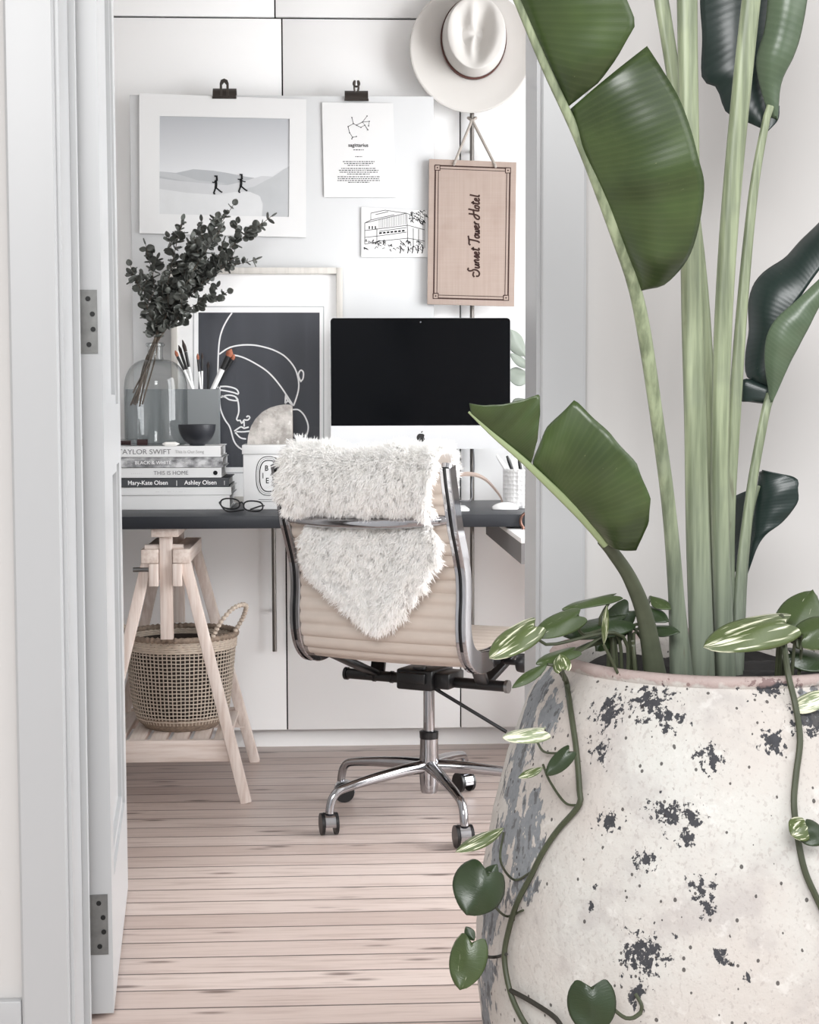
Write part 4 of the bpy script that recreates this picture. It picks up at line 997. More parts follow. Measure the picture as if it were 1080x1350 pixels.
MB().tube([(XAT(151, 4.533), 4.533, pz - 0.001), (XAT(172, 4.533), 4.533, pz - 0.001)], 0.0066, smooth=False, seg=16).build('contents', 'darkcap', r)
MB().tube([(XAT(180.3, 4.533), 4.533, pz), (XAT(194, 4.533), 4.533, pz)], 0.0088, smooth=False, seg=20).build('stopper', 'darkcap', r)

# eucalyptus branches
def euca(tipx, tipy, midx, midy, label, seed, nl, dyt, side=0.0, ls=1.0):
    rs = random.Random(seed); Yb_ = YV + rs.uniform(-0.01, 0.01)
    a = vb + V((rs.uniform(-0.02, 0.02) - 0.05, rs.uniform(-0.03, 0.03), 0.10 + rs.uniform(0, 0.05)))
    nck = vb + V((rs.uniform(-0.3, 0.3) * rn, rs.uniform(-0.3, 0.3) * rn, zt))
    tip = P(tipx, tipy, YV + dyt); mid = P(midx, midy, YV + dyt * 0.5)
    r = thing('eucalyptus_branch', label, 'branch', a, 'eucalyptus branches in the glass vase')
    path = catmull([a, nck, mid, tip], 60)
    # inside the neck keep to the middle
    st = MB(); st.tube(path, [0.0024, 0.0022, 0.002, 0.0012, 0.0008], n=60, seg=6, smooth=False)
    lf = MB()
    def leafat(p, d, s_):
        d = V(d).normalized(); up = V((rs.uniform(-1, 1), rs.uniform(-1, 0.2), rs.uniform(-0.6, 1))); up = (up - d * up.dot(d)).normalized(); sd = d.cross(up)
        rows = []
        for i in range(6):
            t = i / 5; w = s_ * 0.5 * math.sin(PI * (0.10 + 0.86 * t)) ** 0.7; cup = 0.12 * s_
            rows.append([p + d * (s_ * t) + sd * (w * q) + up * (cup * (q * q - 0.4) + 0.10 * s_ * t * t) for q in (-1, -0.5, 0, 0.5, 1)])
        lf.grid(rows)
    twigs = [path[28:]]
    for k in range(5):
        i0 = int(30 + k * 5.4 + rs.uniform(-2, 2)); p = path[min(i0, 56)]; t = (path[min(i0 + 2, 59)] - path[i0 - 2]).normalized()
        ln = rs.uniform(0.05, 0.085) * (1.05 - k * 0.1); dr = (t + V((rs.uniform(-0.9, 0.9), rs.uniform(-0.6, 0.6), rs.uniform(-0.2, 0.5)))).normalized()
        tw = catmull([p, p + dr * ln * 0.55 + V((0, 0, 0.004)), p + dr * ln + V((rs.uniform(-0.01, 0.01), 0, 0.008))], 14)
        st.tube(tw, 0.0009, n=14, seg=5, smooth=False); twigs.append(tw)
    cnt = 0; q = [0.48, 0.11, 0.12, 0.12, 0.12, 0.11]
    for tw, fr in zip(twigs, q):
        L = len(tw); m = max(3, int(nl * fr * 1.15))
        for k in range(m):
            i = int(1 + (L - 2) * (k + 0.5) / m); p = tw[i]; t = (tw[i] - tw[i - 1]).normalized()
            s0 = rs.uniform(0.018, 0.029) * ls * (1.1 - 0.35 * k / m)
            for sg in (-1, 1):
                pr = V((rs.uniform(-1, 1), rs.uniform(-0.8, 0.8), rs.uniform(-1, 1))); pr = (pr - t * pr.dot(t)).normalized()
                leafat(p, pr * sg + t * rs.uniform(0.1, 0.7), s0)
        leafat(tw[-1], (tw[-1] - tw[-2]), 0.018 * ls)
    st.build('twig', 'eucastem', r); lf.build('foliage', 'euca', r, solid=0.0006)
for i, e in enumerate([(172, 350, 192, 400, 'eucalyptus branch reaching furthest left over the vase', 26, -0.05), (192, 322, 205, 385, 'eucalyptus branch with a lone tip left of the desert photograph', 20, 0.02),
          (240, 290, 222, 370, 'eucalyptus branch whose tip stands before the left mat of the photograph', 28, -0.03), (262, 305, 235, 375, 'eucalyptus branch in the thick centre of the bunch', 34, 0.04), (308, 270, 255, 350, 'tallest eucalyptus branch, its tip inside the desert photograph', 38, 0.0),
          (292, 300, 250, 365, 'dense eucalyptus branch just below the tallest one', 38, -0.06), (358, 285, 285, 345, 'eucalyptus branch reaching furthest right with small tip leaves', 40, 0.03), (338, 342, 275, 365, 'eucalyptus branch reaching right below the photograph mat', 36, -0.02),
          (300, 385, 245, 410, 'low eucalyptus branch leaning right over the picture frame', 26, -0.05), (216, 365, 207, 410, 'short leafy eucalyptus branch just above the vase neck', 28, -0.02), (285, 340, 240, 385, 'eucalyptus branch in the middle right of the bunch', 36, 0.05)]):
    euca(e[0], e[1], e[2], e[3], e[4], 40 + i, e[5], e[6])

# candle box, agate, glasses
YCb = 4.50; cx0, cx1 = XAT(321, YCb, 640), XAT(400, YCb, 640); dpt = 0.165
zl = ZAT(600, YCb, 360); zt_ = ZAT(586.5, YCb, 360); z0 = ZD + 0.0005
r = thing('candle_box', 'white lidded candle box with an oval black emblem behind the chair', 'box', ((cx0 + cx1) / 2, YCb + dpt / 2, z0))
MB().box((cx0, YCb, z0), (cx1, YCb + dpt, zl + 0.002), bev=0.0015).build('body', 'paper', r)
MB().box((cx0 - 0.003, YCb - 0.003, zl + 0.0025), (cx1 + 0.003, YCb + dpt + 0.003, zt_), bev=0.0015).build('lid', 'paper', r)
em = MB(); Ye = YCb - 0.0005; ecx, ecy = 354.5, 627.5
def oval(a, b_, w, n=60):
    pts = []
    for k in range(n):
        q = 2 * PI * k / n; c_, s_ = math.cos(q), math.sin(q); pts.append((ecx + a * abs(c_) ** 0.75 * (1 if c_ > 0 else -1), ecy + b_ * abs(s_) ** 0.8 * (1 if s_ > 0 else -1)))
    em.ink(pts, w, Ye, True)
oval(16.8, 25.6, 0.9); oval(12.2, 20.5, 1.3); oval(14.6, 23.2, 0.35)
for a, b_, w_ in ((341, 382, 658.5), (342, 384, 661)): em.ink([(a, w_), (b_, w_)], 0.5, Ye)
em.build('emblem', 'ink', r, smooth=False)
for ch, x, y, s_ in (('B', 351.5, 617.5, 0.0215), ('A', 359.5, 624, 0.020), ('I', 346.8, 627.5, 0.0215), ('E', 352.5, 634, 0.0215), ('S', 360, 637.5, 0.0215)): lettering(ch, s_, P(x, y, Ye), 'ink', r, sx=0.85, bold=0.0002)
YA = 4.535; ag = [(326, 586.3), (327, 575), (331, 562), (337, 552), (346, 543), (356, 537.5), (366, 534.5), (376, 533), (383, 533.5), (385.3, 535.5), (385.6, 586.3)]
pts = [P(a, b_, YA) for a, b_ in ag]
for p in (pts[0], pts[-1]): p.z = zt_ + 0.0004
r = thing('agate', 'half dome of pale agate crystal standing on the candle box lid', 'crystal', (sum((p.x for p in pts)) / len(pts), YA + 0.02, zt_))
MB().prism(pts, (0, 0.032, 0)).build('cut_face', 'agate', r, smooth=False)
rd = MB(); inner = []
for p in pts: inner.append(p)
rr_ = [[p + V((0, 0.0322, 0)) for p in pts], [p + V((0, 0.042, -0.0)) * 1.0 for p in pts], [V((pts[-1].x - (pts[-1].x - p.x) * 0.8, p.y + 0.055, zt_ + 0.0004 + (p.z - zt_) * 0.75)) for p in pts]]
rd.grid(rr_); rd.f([v for v in list(rd.bm.verts)[-len(pts):]]); rd.build('rind', 'agaterind', r)
# glasses
YG = 4.40
r = thing('eyeglasses', 'dark rimmed eyeglasses lying open in front of the books', 'glasses', PZ(317, 669, ZD))
def lensring(cx, cy, a, b_, tl):
    pts = []
    for k in range(28):
        q = 2 * PI * k / 28; c_, s_ = math.cos(q), math.sin(q); pts.append(P(cx + a * abs(c_) ** 0.8 * (1 if c_ > 0 else -1) + tl * s_, cy - b_ * abs(s_) ** 0.8 * (1 if s_ > 0 else -1) + 0.10 * a * c_, YG + 0.0))
    return pts
for cx, cy in ((303.5, 664.0), (334, 667.2)):
    pt = lensring(cx, cy, 12.6, 6.6, 1.0)
    MB().tube(pt + [pt[0]], 0.0021, n=60, seg=8).build('rim', 'black', r)
    MB().prism([p + V((0, -0.0004, 0)) for p in pt], (0, 0.0008, 0)).build('lens', 'pane', r, smooth=False)
MB().tube([P(315.5, 664.0, YG), P(318.5, 662.0, YG - 0.003), P(321.5, 664.5, YG)], 0.0022, n=12).build('bridge', 'black', r)
tl_ = P(291, 662, YG); tr_ = P(346.5, 667, YG)
MB().tube([tl_, tl_ + V((-0.002, -0.012, -0.002)), P(300, 674.2, 4.345), P(322, 672.2, 4.33)], 0.0021, n=20).build('temple', 'black', r)
MB().tube([tr_, tr_ + V((0.003, 0.010, 0.0)), P(344, 667, YG + 0.055), V((P(330, 668, YG + 0.06).x, YG + 0.07, ZD + 0.003))], 0.0021, n=20).build('temple', 'black', r)
# ------------------------------------------------------------------ office chair (built in its own space: x right, y forward)
CH = V((0.240, 4.08, 0)); CT = R(-30)
ch = thing('office_chair', 'polished aluminium swivel chair with a beige ribbed sling at the desk', 'chair', CH, rotz=CT)
CHI = (Matrix.Translation(CH) @ Matrix.Rotation(CT, 4, 'Z')).inverted()
HW = 0.222
prof_yz = [(-0.348, 0.905), (-0.340, 0.87), (-0.328, 0.83), (-0.310, 0.77), (-0.285, 0.71), (-0.266, 0.655), (-0.262, 0.60), (-0.266, 0.55), (-0.262, 0.505), (-0.243, 0.466), (-0.205, 0.443), (-0.15, 0.438), (-0.07, 0.446), (0.02, 0.458), (0.11, 0.466), (0.18, 0.463), (0.225, 0.445)]
pc = catmull([(0, a, b) for a, b in prof_yz], 90)
def isec(h=0.016, w=0.0135, g=0.0042):   # polished rib with a groove down its outer face
    b = 0.002
    return [(-w, -h + b), (-w + b, -h), (-g, -h), (-g, -h + 0.007), (g, -h + 0.007), (g, -h), (w - b, -h), (w, -h + b), (w, h - b), (w - b, h), (g, h), (g, h - 0.007), (-g, h - 0.007), (-g, h), (-w + b, h), (-w, h - b)]
def rpf(sg):
    def f(t):
        h = 0.017 + 0.010 * math.exp(-((t - 0.56) / 0.09) ** 2); return [(a, b) for a, b in isec(h)]
    return f
for sg in (-1, 1):
    rb = MB().sweep([V((sg * HW, p.y, p.z)) for p in pc], rpf(sg), side=(1, 0, 0)).build('side_rib', 'chrome', ch, local=True, angle=35)
    for s2 in (-1, 1):
        MB().sweep([V((sg * HW, p.y, p.z)) for p in pc], [(-0.0040, s2 * 0.0115 - 0.0022), (0.0040, s2 * 0.0115 - 0.0022), (0.0040, s2 * 0.0115 + 0.0022), (-0.0040, s2 * 0.0115 + 0.0022)], side=(1, 0, 0)).build('groove_dark', 'black', ch, local=True, smooth=False)  # black strips added for the dark seen in the polished grooves
    for i in (22, 44, 58, 70):
        q = pc[i]; MB().tube([(sg * HW + sg * 0.0035, q.y, q.z), (sg * HW + sg * 0.008, q.y, q.z)], 0.003, smooth=False, seg=10).build('rivet', 'steel', rb, local=False) if False else None
    MB().tube([(sg * HW, pc[0].y - 0.004, pc[0].z - 0.004), (sg * HW, pc[0].y - 0.001, pc[0].z + 0.006)], 0.0125, smooth=False, seg=14).build('end_cap', 'chrome', ch, local=True)
# ribbed sling
sl = MB(); N = 240; pl = catmull([(0, a, b) for a, b in prof_yz], N); rows = []
for i in range(4, N - 3):
    t = (pl[min(i + 1, N - 1)] - pl[max(i - 1, 0)]).normalized(); nr = V((0, -t.z, t.y)); nr = -nr if nr.dot(V((0, 1, 0.6))) < 0 else nr
    ph = (i * 0.0047) / 0.037; bump = abs(math.sin(PI * ph)) ** 0.5
    row = []
    for j in range(25):
        x = -0.213 + 0.426 * j / 24; sag = -0.004 * (1 - (x / 0.213) ** 2)
        row.append(V((x, 0, 0)) + pl[i] + nr * (0.003 + 0.010 * bump + sag))
    for j in range(24, -1, -1):
        x = -0.213 + 0.426 * j / 24; sag = -0.004 * (1 - (x / 0.213) ** 2)
        row.append(V((x, 0, 0)) + pl[i] + nr * (-0.003 - 0.010 * bump + sag))
    row.append(row[0].copy()); rows.append(row)
sl.grid(rows); sl.f([v for v in list(sl.bm.verts)[:50]]); sl.build('ribbed_sling', 'sling', ch, local=True, angle=60)
# bowed rear spreader
q = V((0, -0.313, 0.778))
MB().sweep(catmull([(-HW + 0.006, q.y + 0.002, q.z + 0.004), (-HW + 0.03, q.y - 0.022, q.z - 0.002), (-0.10, q.y - 0.05, q.z - 0.006), (0, q.y - 0.056, q.z - 0.006), (0.10, q.y - 0.05, q.z - 0.003), (HW - 0.03, q.y - 0.022, q.z + 0.004), (HW - 0.006, q.y + 0.002, q.z + 0.012)], 48),
           [(0.0085 * math.cos(a), 0.012 * math.sin(a)) for a in np.linspace(0, 2 * PI, 13)[:-1]], side=(0, 1, 0)).build('back_spreader', 'chrome', ch, local=True)
# seat spreader and tilt mechanism
bk = 'black'
MB().tube([(-0.232, 0.0, 0.352), (0.212, 0.0, 0.352)], 0.0135, smooth=False, seg=20).build('tilt_bar', bk, ch, local=True)
for x in (-0.237, 0.2155): MB().tube([(x - 0.004, 0, 0.352), (x + 0.004, 0, 0.352)], 0.0165, smooth=False, seg=20).build('bar_end', bk if x < 0 else 'steel', ch, local=True)
for x in (-0.155, -0.105): MB().tube([(x - 0.003, 0, 0.352), (x + 0.003, 0, 0.352)], 0.0155, smooth=False, seg=20).build('collar', bk, ch, local=True)
m = MB(); m.box((-0.065, -0.055, 0.333), (0.035, 0.07, 0.385), bev=0.006); m.box((-0.055, -0.066, 0.352), (0.02, -0.054, 0.378), bev=0.003); m.box((0.03, -0.04, 0.338), (0.075, 0.05, 0.378), bev=0.005); m.cyl((-0.01, -0.03, 0.384), (-0.01, -0.03, 0.391), 0.018); m.build('mechanism_box', bk, ch, local=True)
for sg in (-1, 1):
    MB().beam((sg * 0.150, -0.005, 0.358), (sg * 0.206, -0.165, 0.437), 0.034, 0.015, (1, 0, 0), 0.004).build('support_arm', bk, ch, local=True)
    MB().beam((sg * 0.150, 0.006, 0.358), (sg * 0.203, 0.13, 0.452), 0.038, 0.016, (1, 0, 0), 0.004).build('support_arm', bk, ch, local=True)
kn = CHI @ P(688, 874, 3.93)
MB().tube([kn + V((-0.045, 0, 0)), kn + V((-0.012, 0, 0))], 0.007, smooth=False).build('knob_shaft', bk, ch, local=True)
MB().lathe(kn + V((-0.012, 0, 0)), [(0.012, 0.0), (0.022, 0.004), (0.0235, 0.012), (0.0235, 0.02), (0.019, 0.026), (0.004, 0.027)], 24, ax=(1, 0, 0)).build('tension_knob', bk, ch, local=True)
lv0, lv1 = V((0.035, -0.03, 0.338)), CHI @ P(668, 965, 3.97)
MB().tube([lv0, lv0 + V((0.012, -0.004, -0.006)), lv1], [0.006, 0.0045, 0.0045], n=20, smooth=False).build('height_lever', bk, ch, local=True)
MB().lathe((0, 0, 0), [(0.0145, 0.222), (0.0145, 0.335)], 28).build('gas_column', 'chrome', ch, local=True)
MB().lathe((0, 0, 0), [(0.0185, 0.205), (0.0235, 0.206), (0.0245, 0.222), (0.0205, 0.224), (0.0152, 0.2245)], 28, False, False).build('column_ring', bk, ch, local=True)
MB().lathe((0, 0, 0), [(0.010, 0.066), (0.020, 0.067), (0.0225, 0.074), (0.0235, 0.09), (0.025, 0.112), (0.025, 0.15), (0.0235, 0.166), (0.023, 0.2045), (0.0185, 0.2048)], 32).build('hub', 'chrome', ch, local=True)
for k, A in enumerate((211, 283, 355, 67, 139)):
    a = R(A) - CT; d = V((math.cos(a), math.sin(a), 0)); lg = MB()
    pts = [d * 0.012 + V((0, 0, 0.134)), d * 0.08 + V((0, 0, 0.131)), d * 0.17 + V((0, 0, 0.122)), d * 0.245 + V((0, 0, 0.111)), d * 0.272 + V((0, 0, 0.103)), d * 0.286 + V((0, 0, 0.086)), d * 0.292 + V((0, 0, 0.063)), d * 0.293 + V((0, 0, 0.054))]
    path = catmull(pts, 40)
    def pf(t): rr = 0.0175 - 0.0065 * min(1, t / 0.75); return [(rr * 0.95 * math.cos(b), rr * math.sin(b)) for b in np.linspace(0, 2 * PI, 15)[:-1]]
    leg = lg.sweep(path, pf, side=V((-d.y, d.x, 0))).build('leg', 'chrome', ch, local=True)
    ro = R((20, 200, 120, 60, 300)[k]); wa = V((math.cos(ro) * 1.0, math.sin(ro), 0)) if k not in (0, 1) else V((math.cos(-CT), math.sin(-CT), 0)) * 0.94 + V((0.0, 0.25, 0))
    wa = V((wa.x, wa.y, 0)).normalized(); fw_ = V((-wa.y, wa.x, 0)); c = d * 0.293 + fw_ * 0.008 + V((0, 0, 0.0272))
    cs = MB(); n = 14; arc = [c + fw_ * (0.0285 * math.cos(b)) + V((0, 0, 0.0285 * math.sin(b))) for b in np.linspace(R(-8), R(188), n)]
    cs.prism([p - wa * 0.0125 for p in arc], wa * 0.025); cst = cs.build('caster', 'chrome', ch, local=True)
    for sg in (-1, 1): MB().tube([c + wa * (sg * 0.013), c + wa * (sg * 0.021)], 0.0268, smooth=False, seg=24).build('wheel', bk, None, local=True).__setattr__('parent', None)
    for o in [o for o in bpy.data.objects if o.name.startswith('wheel') and o.parent is None]:
        o.parent = cst; o.matrix_parent_inverse = Matrix.Translation(cst.location).inverted()
# ------------------------------------------------------------------ sheepskin over the chair back
sk = thing('sheepskin_throw', 'fluffy white sheepskin draped over the top of the chair back', 'throw', CH, rotz=CT)
# section through the middle: from the front, over the top, down the rear and tucked behind the spreader
sec = [(-0.262, 0.80), (-0.275, 0.85), (-0.292, 0.895), (-0.318, 0.922), (-0.352, 0.930), (-0.384, 0.914), (-0.396, 0.88), (-0.388, 0.84), (-0.362, 0.805), (-0.333, 0.782), (-0.326, 0.755), (-0.322, 0.71), (-0.315, 0.66), (-0.309, 0.61), (-0.305, 0.56), (-0.300, 0.525)]
NS, NU = 64, 40
sc = catmull([(0, a, b) for a, b in sec], NS)
def halfw(s):
    return np.interp(s, [0, 0.1, 0.22, 0.36, 0.50, 0.56, 0.60, 0.66, 0.74, 0.82, 0.90, 0.96, 1.0], [0.17, 0.180, 0.190, 0.193, 0.187, 0.166, 0.162, 0.178, 0.174, 0.148, 0.096, 0.052, 0.012])
def centre(s): return np.interp(s, [0, 0.4, 0.6, 0.8, 1.0], [0.020, 0.021, 0.008, 0.006, 0.022])
rows = []; nrm = []
for i in range(NS):
    s = i / (NS - 1); t = (sc[min(i + 1, NS - 1)] - sc[max(i - 1, 0)]).normalized(); n_ = V((0, t.z, -t.y)) * -1
    n_ = V((0, -t.z, t.y)); n_ = n_ if True else n_
    row = []; hw = float(halfw(s)); cx = float(centre(s))
    for j in range(NU + 1):
        u = 2 * j / NU - 1; wv = 0.006 * math.sin(5.1 * u + 9 * s) + 0.004 * math.sin(13 * u - 4 * s)
        row.append(sc[i] + V((cx + hw * u + 0.006 * math.sin(17 * s + 3 * u), 0, 0)) + n_ * (wv - 0.012 * u * u * (1 if s < 0.55 else 0.2)))
    rows.append(row); nrm.append(n_)
MB().grid(rows).build('hide', 'hide', sk, local=True, solid=0.004)
# wool: tens of thousands of tapering locks in one mesh
G = np.array([[p[:] for p in r_] for r_ in rows]); NRM = np.array([n[:] for n in nrm])
# outward means away from the chair back: check at the rear
if NRM[NS // 2][1] > 0: NRM = -NRM
NW = 90000
wts = np.array([float(halfw(i / (NS - 1))) for i in range(NS)]); ii = rng.choice(NS - 1, NW, p=wts[:-1] / wts[:-1].sum()); fi = rng.random(NW)
uu = rng.random(NW) * NU; j0 = np.minimum(uu.astype(int), NU - 1); fj = uu - j0
B = (G[ii, j0] * ((1 - fi) * (1 - fj))[:, None] + G[ii + 1, j0] * (fi * (1 - fj))[:, None] + G[ii, j0 + 1] * ((1 - fi) * fj)[:, None] + G[ii + 1, j0 + 1] * (fi * fj)[:, None])
S_ = (ii + fi) / (NS - 1); un = 2 * uu / NU - 1
nv = NRM[ii]; down = np.gradient(G[:, NU // 2], axis=0); down /= np.linalg.norm(down, axis=1)[:, None]; dv = down[ii]
# locks clump: neighbours share a lean taken from a coarse random field
cell = (np.floor(S_ * 46).astype(int) * 97 + np.floor((un + 1) * 17).astype(int)) % 4099
fld = rng.normal(size=(4099, 3)); lean_ = fld[cell] * 0.38 + rng.normal(size=(NW, 3)) * 0.22
edge = np.clip((np.abs(un) - 0.72) / 0.28, 0, 1) ** 1.5 * np.sign(un)
endp = np.clip((S_ - 0.93) / 0.07, 0, 1)
D1 = nv * 1.0 + dv * 0.25 + lean_ + np.stack([edge * 1.0, np.zeros(NW), np.zeros(NW)], 1) + dv * (endp * 1.1)[:, None]
D1 /= np.linalg.norm(D1, axis=1)[:, None]
D2 = D1 * 0.55 + dv * 0.35 + np.array([0, 0, -0.35]) + rng.normal(size=(NW, 3)) * 0.35; D2 /= np.linalg.norm(D2, axis=1)[:, None]
Ln = (0.020 + 0.012 * rng.random(NW)) * np.where((S_ > 0.52) & (S_ < 0.62), 0.55, 1.0) * np.where(S_ < 0.12, 0.6, 1.0)
# shorter where the skin sits between the ribs so that it does not pass through them
sidev = np.cross(D1, rng.normal(size=(NW, 3))); sidev /= np.linalg.norm(sidev, axis=1)[:, None]
W0 = (0.0008 + 0.0006 * rng.random(NW))[:, None]
a0 = B; a1 = B + D1 * (Ln * 0.5)[:, None]; a2 = a1 + (D1 * 0.35 + D2 * 0.65) * (Ln * 0.35)[:, None]; a3 = a2 + D2 * (Ln * 0.30)[:, None]
vv = np.stack([a0 - sidev * W0, a0 + sidev * W0, a1 - sidev * W0, a1 + sidev * W0, a2 - sidev * W0 * 0.8, a2 + sidev * W0 * 0.8, a3], 1).reshape(-1, 3)
o = (np.arange(NW) * 7)[:, None]
q4 = np.concatenate([o + np.array([0, 1, 3, 2]), o + np.array([2, 3, 5, 4])], 0); q3 = o + np.array([4, 5, 6])
me = bpy.data.meshes.new('fleece'); me.vertices.add(len(vv)); me.vertices.foreach_set('co', vv.ravel())
lt_ = np.concatenate([q4.ravel(), q3.ravel()]); me.loops.add(len(lt_)); me.loops.foreach_set('vertex_index', lt_)
tot = np.concatenate([np.full(len(q4), 4), np.full(len(q3), 3)]); stt = np.concatenate([[0], np.cumsum(tot)[:-1]])
me.polygons.add(len(tot)); me.polygons.foreach_set('loop_start', stt); me.polygons.foreach_set('loop_total', tot); me.update(calc_edges=True); me.validate()
me.polygons.foreach_set('use_smooth', [True] * len(me.polygons)); me.materials.append(M['fleece'])
fo_ = bpy.data.objects.new('fleece', me); COL.objects.link(fo_); fo_.parent = sk; fo_['kind'] = 'stuff'
# ------------------------------------------------------------------ planter
PC = V((0.522, 2.195, 0))
pprof = [(0.205, 0.0), (0.235, 0.02), (0.285, 0.09), (0.318, 0.18), (0.328, 0.27), (0.3275, 0.33), (0.320, 0.40), (0.304, 0.49), (0.284, 0.57), (0.256, 0.648), (0.241, 0.674), (0.229, 0.690), (0.2245, 0.694), (0.2235, 0.697), (0.2265, 0.701), (0.227, 0.707), (0.223, 0.711), (0.212, 0.711), (0.207, 0.706), (0.206, 0.69), (0.214, 0.668), (0.22, 0.64)]
zz_ = [p[1] for p in pprof[:12]]; rr0 = [p[0] for p in pprof[:12]]
def pot_r(z): return float(np.interp(z, zz_, rr0))
def pot_hit(px, py, off=0.0):              # where a sight line first meets the planter's outside
    d = ray(px, py); best = None; t = 1.6
    while t < 2.9:
        p = CAMLOC + d * (t / d.y)
        if 0 < p.z < 0.72 and math.hypot(p.x - PC.x, p.y - PC.y) <= pot_r(p.z) + off: return p
        t += 0.002
    return None
def mk_pot():
    t = NT('limewashed old metal'); co = t.coord('Object')
    fine = t.noise(co, 120.0, 4.0, 0.6); mid = t.noise(co, 38.0, 4.0, 0.6); big = t.noise(co, 5.0, 3.0, 0.5)
    stretched = t.noise(t.scale(co, (60, 60, 26)), 1.0, 4.0, 0.62); grain = t.noise(t.scale(co, (130, 130, 100)), 1.0, 4.0, 0.65)
    grain0 = t.noise(t.scale(co, (210, 210, 150)), 1.0, 3.0, 0.6)
    base = t.mix(t.sm(big, 0.35, 0.62), lin((196, 195, 190)), lin((189, 183, 177)))
    b2 = t.noise(co, 3.2, 3.0, 0.6); base = t.mix(t.m_('MULTIPLY', t.sm(b2, 0.52, 0.72), 0.55), base, lin((184, 174, 168)))
    base = t.mix(t.m_('MULTIPLY', t.sm(fine, 0.52, 0.72), 0.35), base, lin((190, 182, 176)))
    cl = t.noise(co, 9.0, 4.0, 0.65); base = t.mix(t.m_('MULTIPLY', t.sm(cl, 0.5, 0.68), 0.55), base, lin((166, 160, 158)))
    base = t.mix(t.m_('MULTIPLY', t.sm(grain0, 0.57, 0.64), 0.4), base, lin((160, 152, 148)))
    base = t.mix(t.m_('MULTIPLY', t.sm(mid, 0.58, 0.7), 0.35), base, lin((218, 216, 212)))
    def blob(c, rad, zs=1.0):
        v = t.n('VectorMath', {0: co, 1: V(c)}, operation='SUBTRACT').outputs[0]
        if zs != 1.0: v = t.n('VectorMath', {0: v, 1: (1, 1, 1 / zs)}, operation='MULTIPLY').outputs[0]
        ln = t.n('VectorMath', {0: v}, operation='LENGTH').outputs[1]
        return t.m_('SUBTRACT', 1.0, t.m_('DIVIDE', ln, rad))     # 1 in the middle, 0 at the rim, then negative
    def blobs(lst):
        acc = None
        for px, py, rp, zs in lst:
            p = pot_hit(px, py)
            if p is None: continue
            q = blob(p - PC, rp * p.y / FPX, zs); acc = q if acc is None else t.m_('MAXIMUM', acc, q)
        return t.m_('MAXIMUM', acc, -1.0)
    dark = blobs([(803, 938, 30, 1.0), (790, 985, 26, 0.8), (855, 925, 48, 0.5), (880, 945, 34, 0.6), (936, 1000, 20, 1.2), (802, 1082, 26, 0.7), (880, 1072, 42, 0.5), (912, 1078, 20, 1.0), (900, 1105, 22, 0.7), (925, 1172, 22, 1.0), (845, 1262, 34, 1.2), (842, 1310, 18, 1.6), (948, 1262, 16, 1.0), (1022, 978, 22, 0.9), (1015, 905, 40, 0.4), (850, 1135, 20, 1.0), (1068, 948, 40, 0.7), (935, 1195, 14, 1.4), (780, 1195, 8, 1), (785, 1170, 7, 1), (892, 1235, 7, 1), (985, 1290, 8, 2)])
    k = t.m_('ADD', t.m_('MULTIPLY', dark, 0.55), t.m_('ADD', t.m_('MULTIPLY', t.m_('SUBTRACT', grain, 0.5), 2.6), t.m_('MULTIPLY', t.m_('SUBTRACT', stretched, 0.5), 0.9)))
    kd = t.sm(k, 0.24, 0.32)
    # grey peeling paint, mostly on the left flank
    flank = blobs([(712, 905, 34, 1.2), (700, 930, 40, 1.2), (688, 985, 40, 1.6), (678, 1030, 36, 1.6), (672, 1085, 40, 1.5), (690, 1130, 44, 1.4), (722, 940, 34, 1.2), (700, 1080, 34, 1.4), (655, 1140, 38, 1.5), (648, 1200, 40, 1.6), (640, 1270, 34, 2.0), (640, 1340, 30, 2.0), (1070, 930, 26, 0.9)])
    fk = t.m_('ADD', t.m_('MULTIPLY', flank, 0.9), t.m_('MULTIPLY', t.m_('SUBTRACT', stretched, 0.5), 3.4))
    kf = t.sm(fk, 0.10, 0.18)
    speck = t.n('TexVoronoi', {'Vector': t.scale(co, (1, 1, 0.8)), 'Scale': 130.0}, feature='F1')
    sc_ = t.n('SeparateColor', {0: speck.outputs[1]}).outputs[0]
    sp_ = t.m_('MULTIPLY', t.m_('LESS_THAN', speck.outputs[0], t.m_('MULTIPLY', mid, 0.5)), t.m_('GREATER_THAN', sc_, 0.9))
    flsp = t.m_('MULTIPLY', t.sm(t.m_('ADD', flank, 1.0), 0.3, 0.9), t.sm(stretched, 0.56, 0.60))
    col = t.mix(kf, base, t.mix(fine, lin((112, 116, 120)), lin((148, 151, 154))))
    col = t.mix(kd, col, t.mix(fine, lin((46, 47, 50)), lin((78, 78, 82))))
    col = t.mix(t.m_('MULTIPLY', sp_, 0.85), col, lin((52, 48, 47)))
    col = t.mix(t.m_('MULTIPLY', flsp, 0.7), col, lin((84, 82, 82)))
    # bare rosy rim
    z = t.n('SeparateXYZ', {0: co}).outputs[2]
    rimk = t.m_('MULTIPLY', t.sm(t.m_('ADD', z, t.m_('MULTIPLY', t.m_('SUBTRACT', mid, 0.5), 0.03)), 0.699, 0.704), 0.6)
    col = t.mix(rimk, col, lin((158, 132, 128)))
    hgt = t.m_('SUBTRACT', t.m_('ADD', t.m_('MULTIPLY', fine, 0.4), mid), t.m_('MULTIPLY', t.m_('MAXIMUM', kd, kf), 0.7))
    t.bsdf(col, 0.8, spec=0.25, normal=t.bump(hgt, 0.5, 0.004)); return t.m
M['pot'] = mk_pot()
r = thing('planter', 'large weathered white planter with peeling paint in front of the right wall', 'planter', PC)
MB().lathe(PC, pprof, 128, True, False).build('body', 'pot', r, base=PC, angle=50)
so = MB(); rows = []
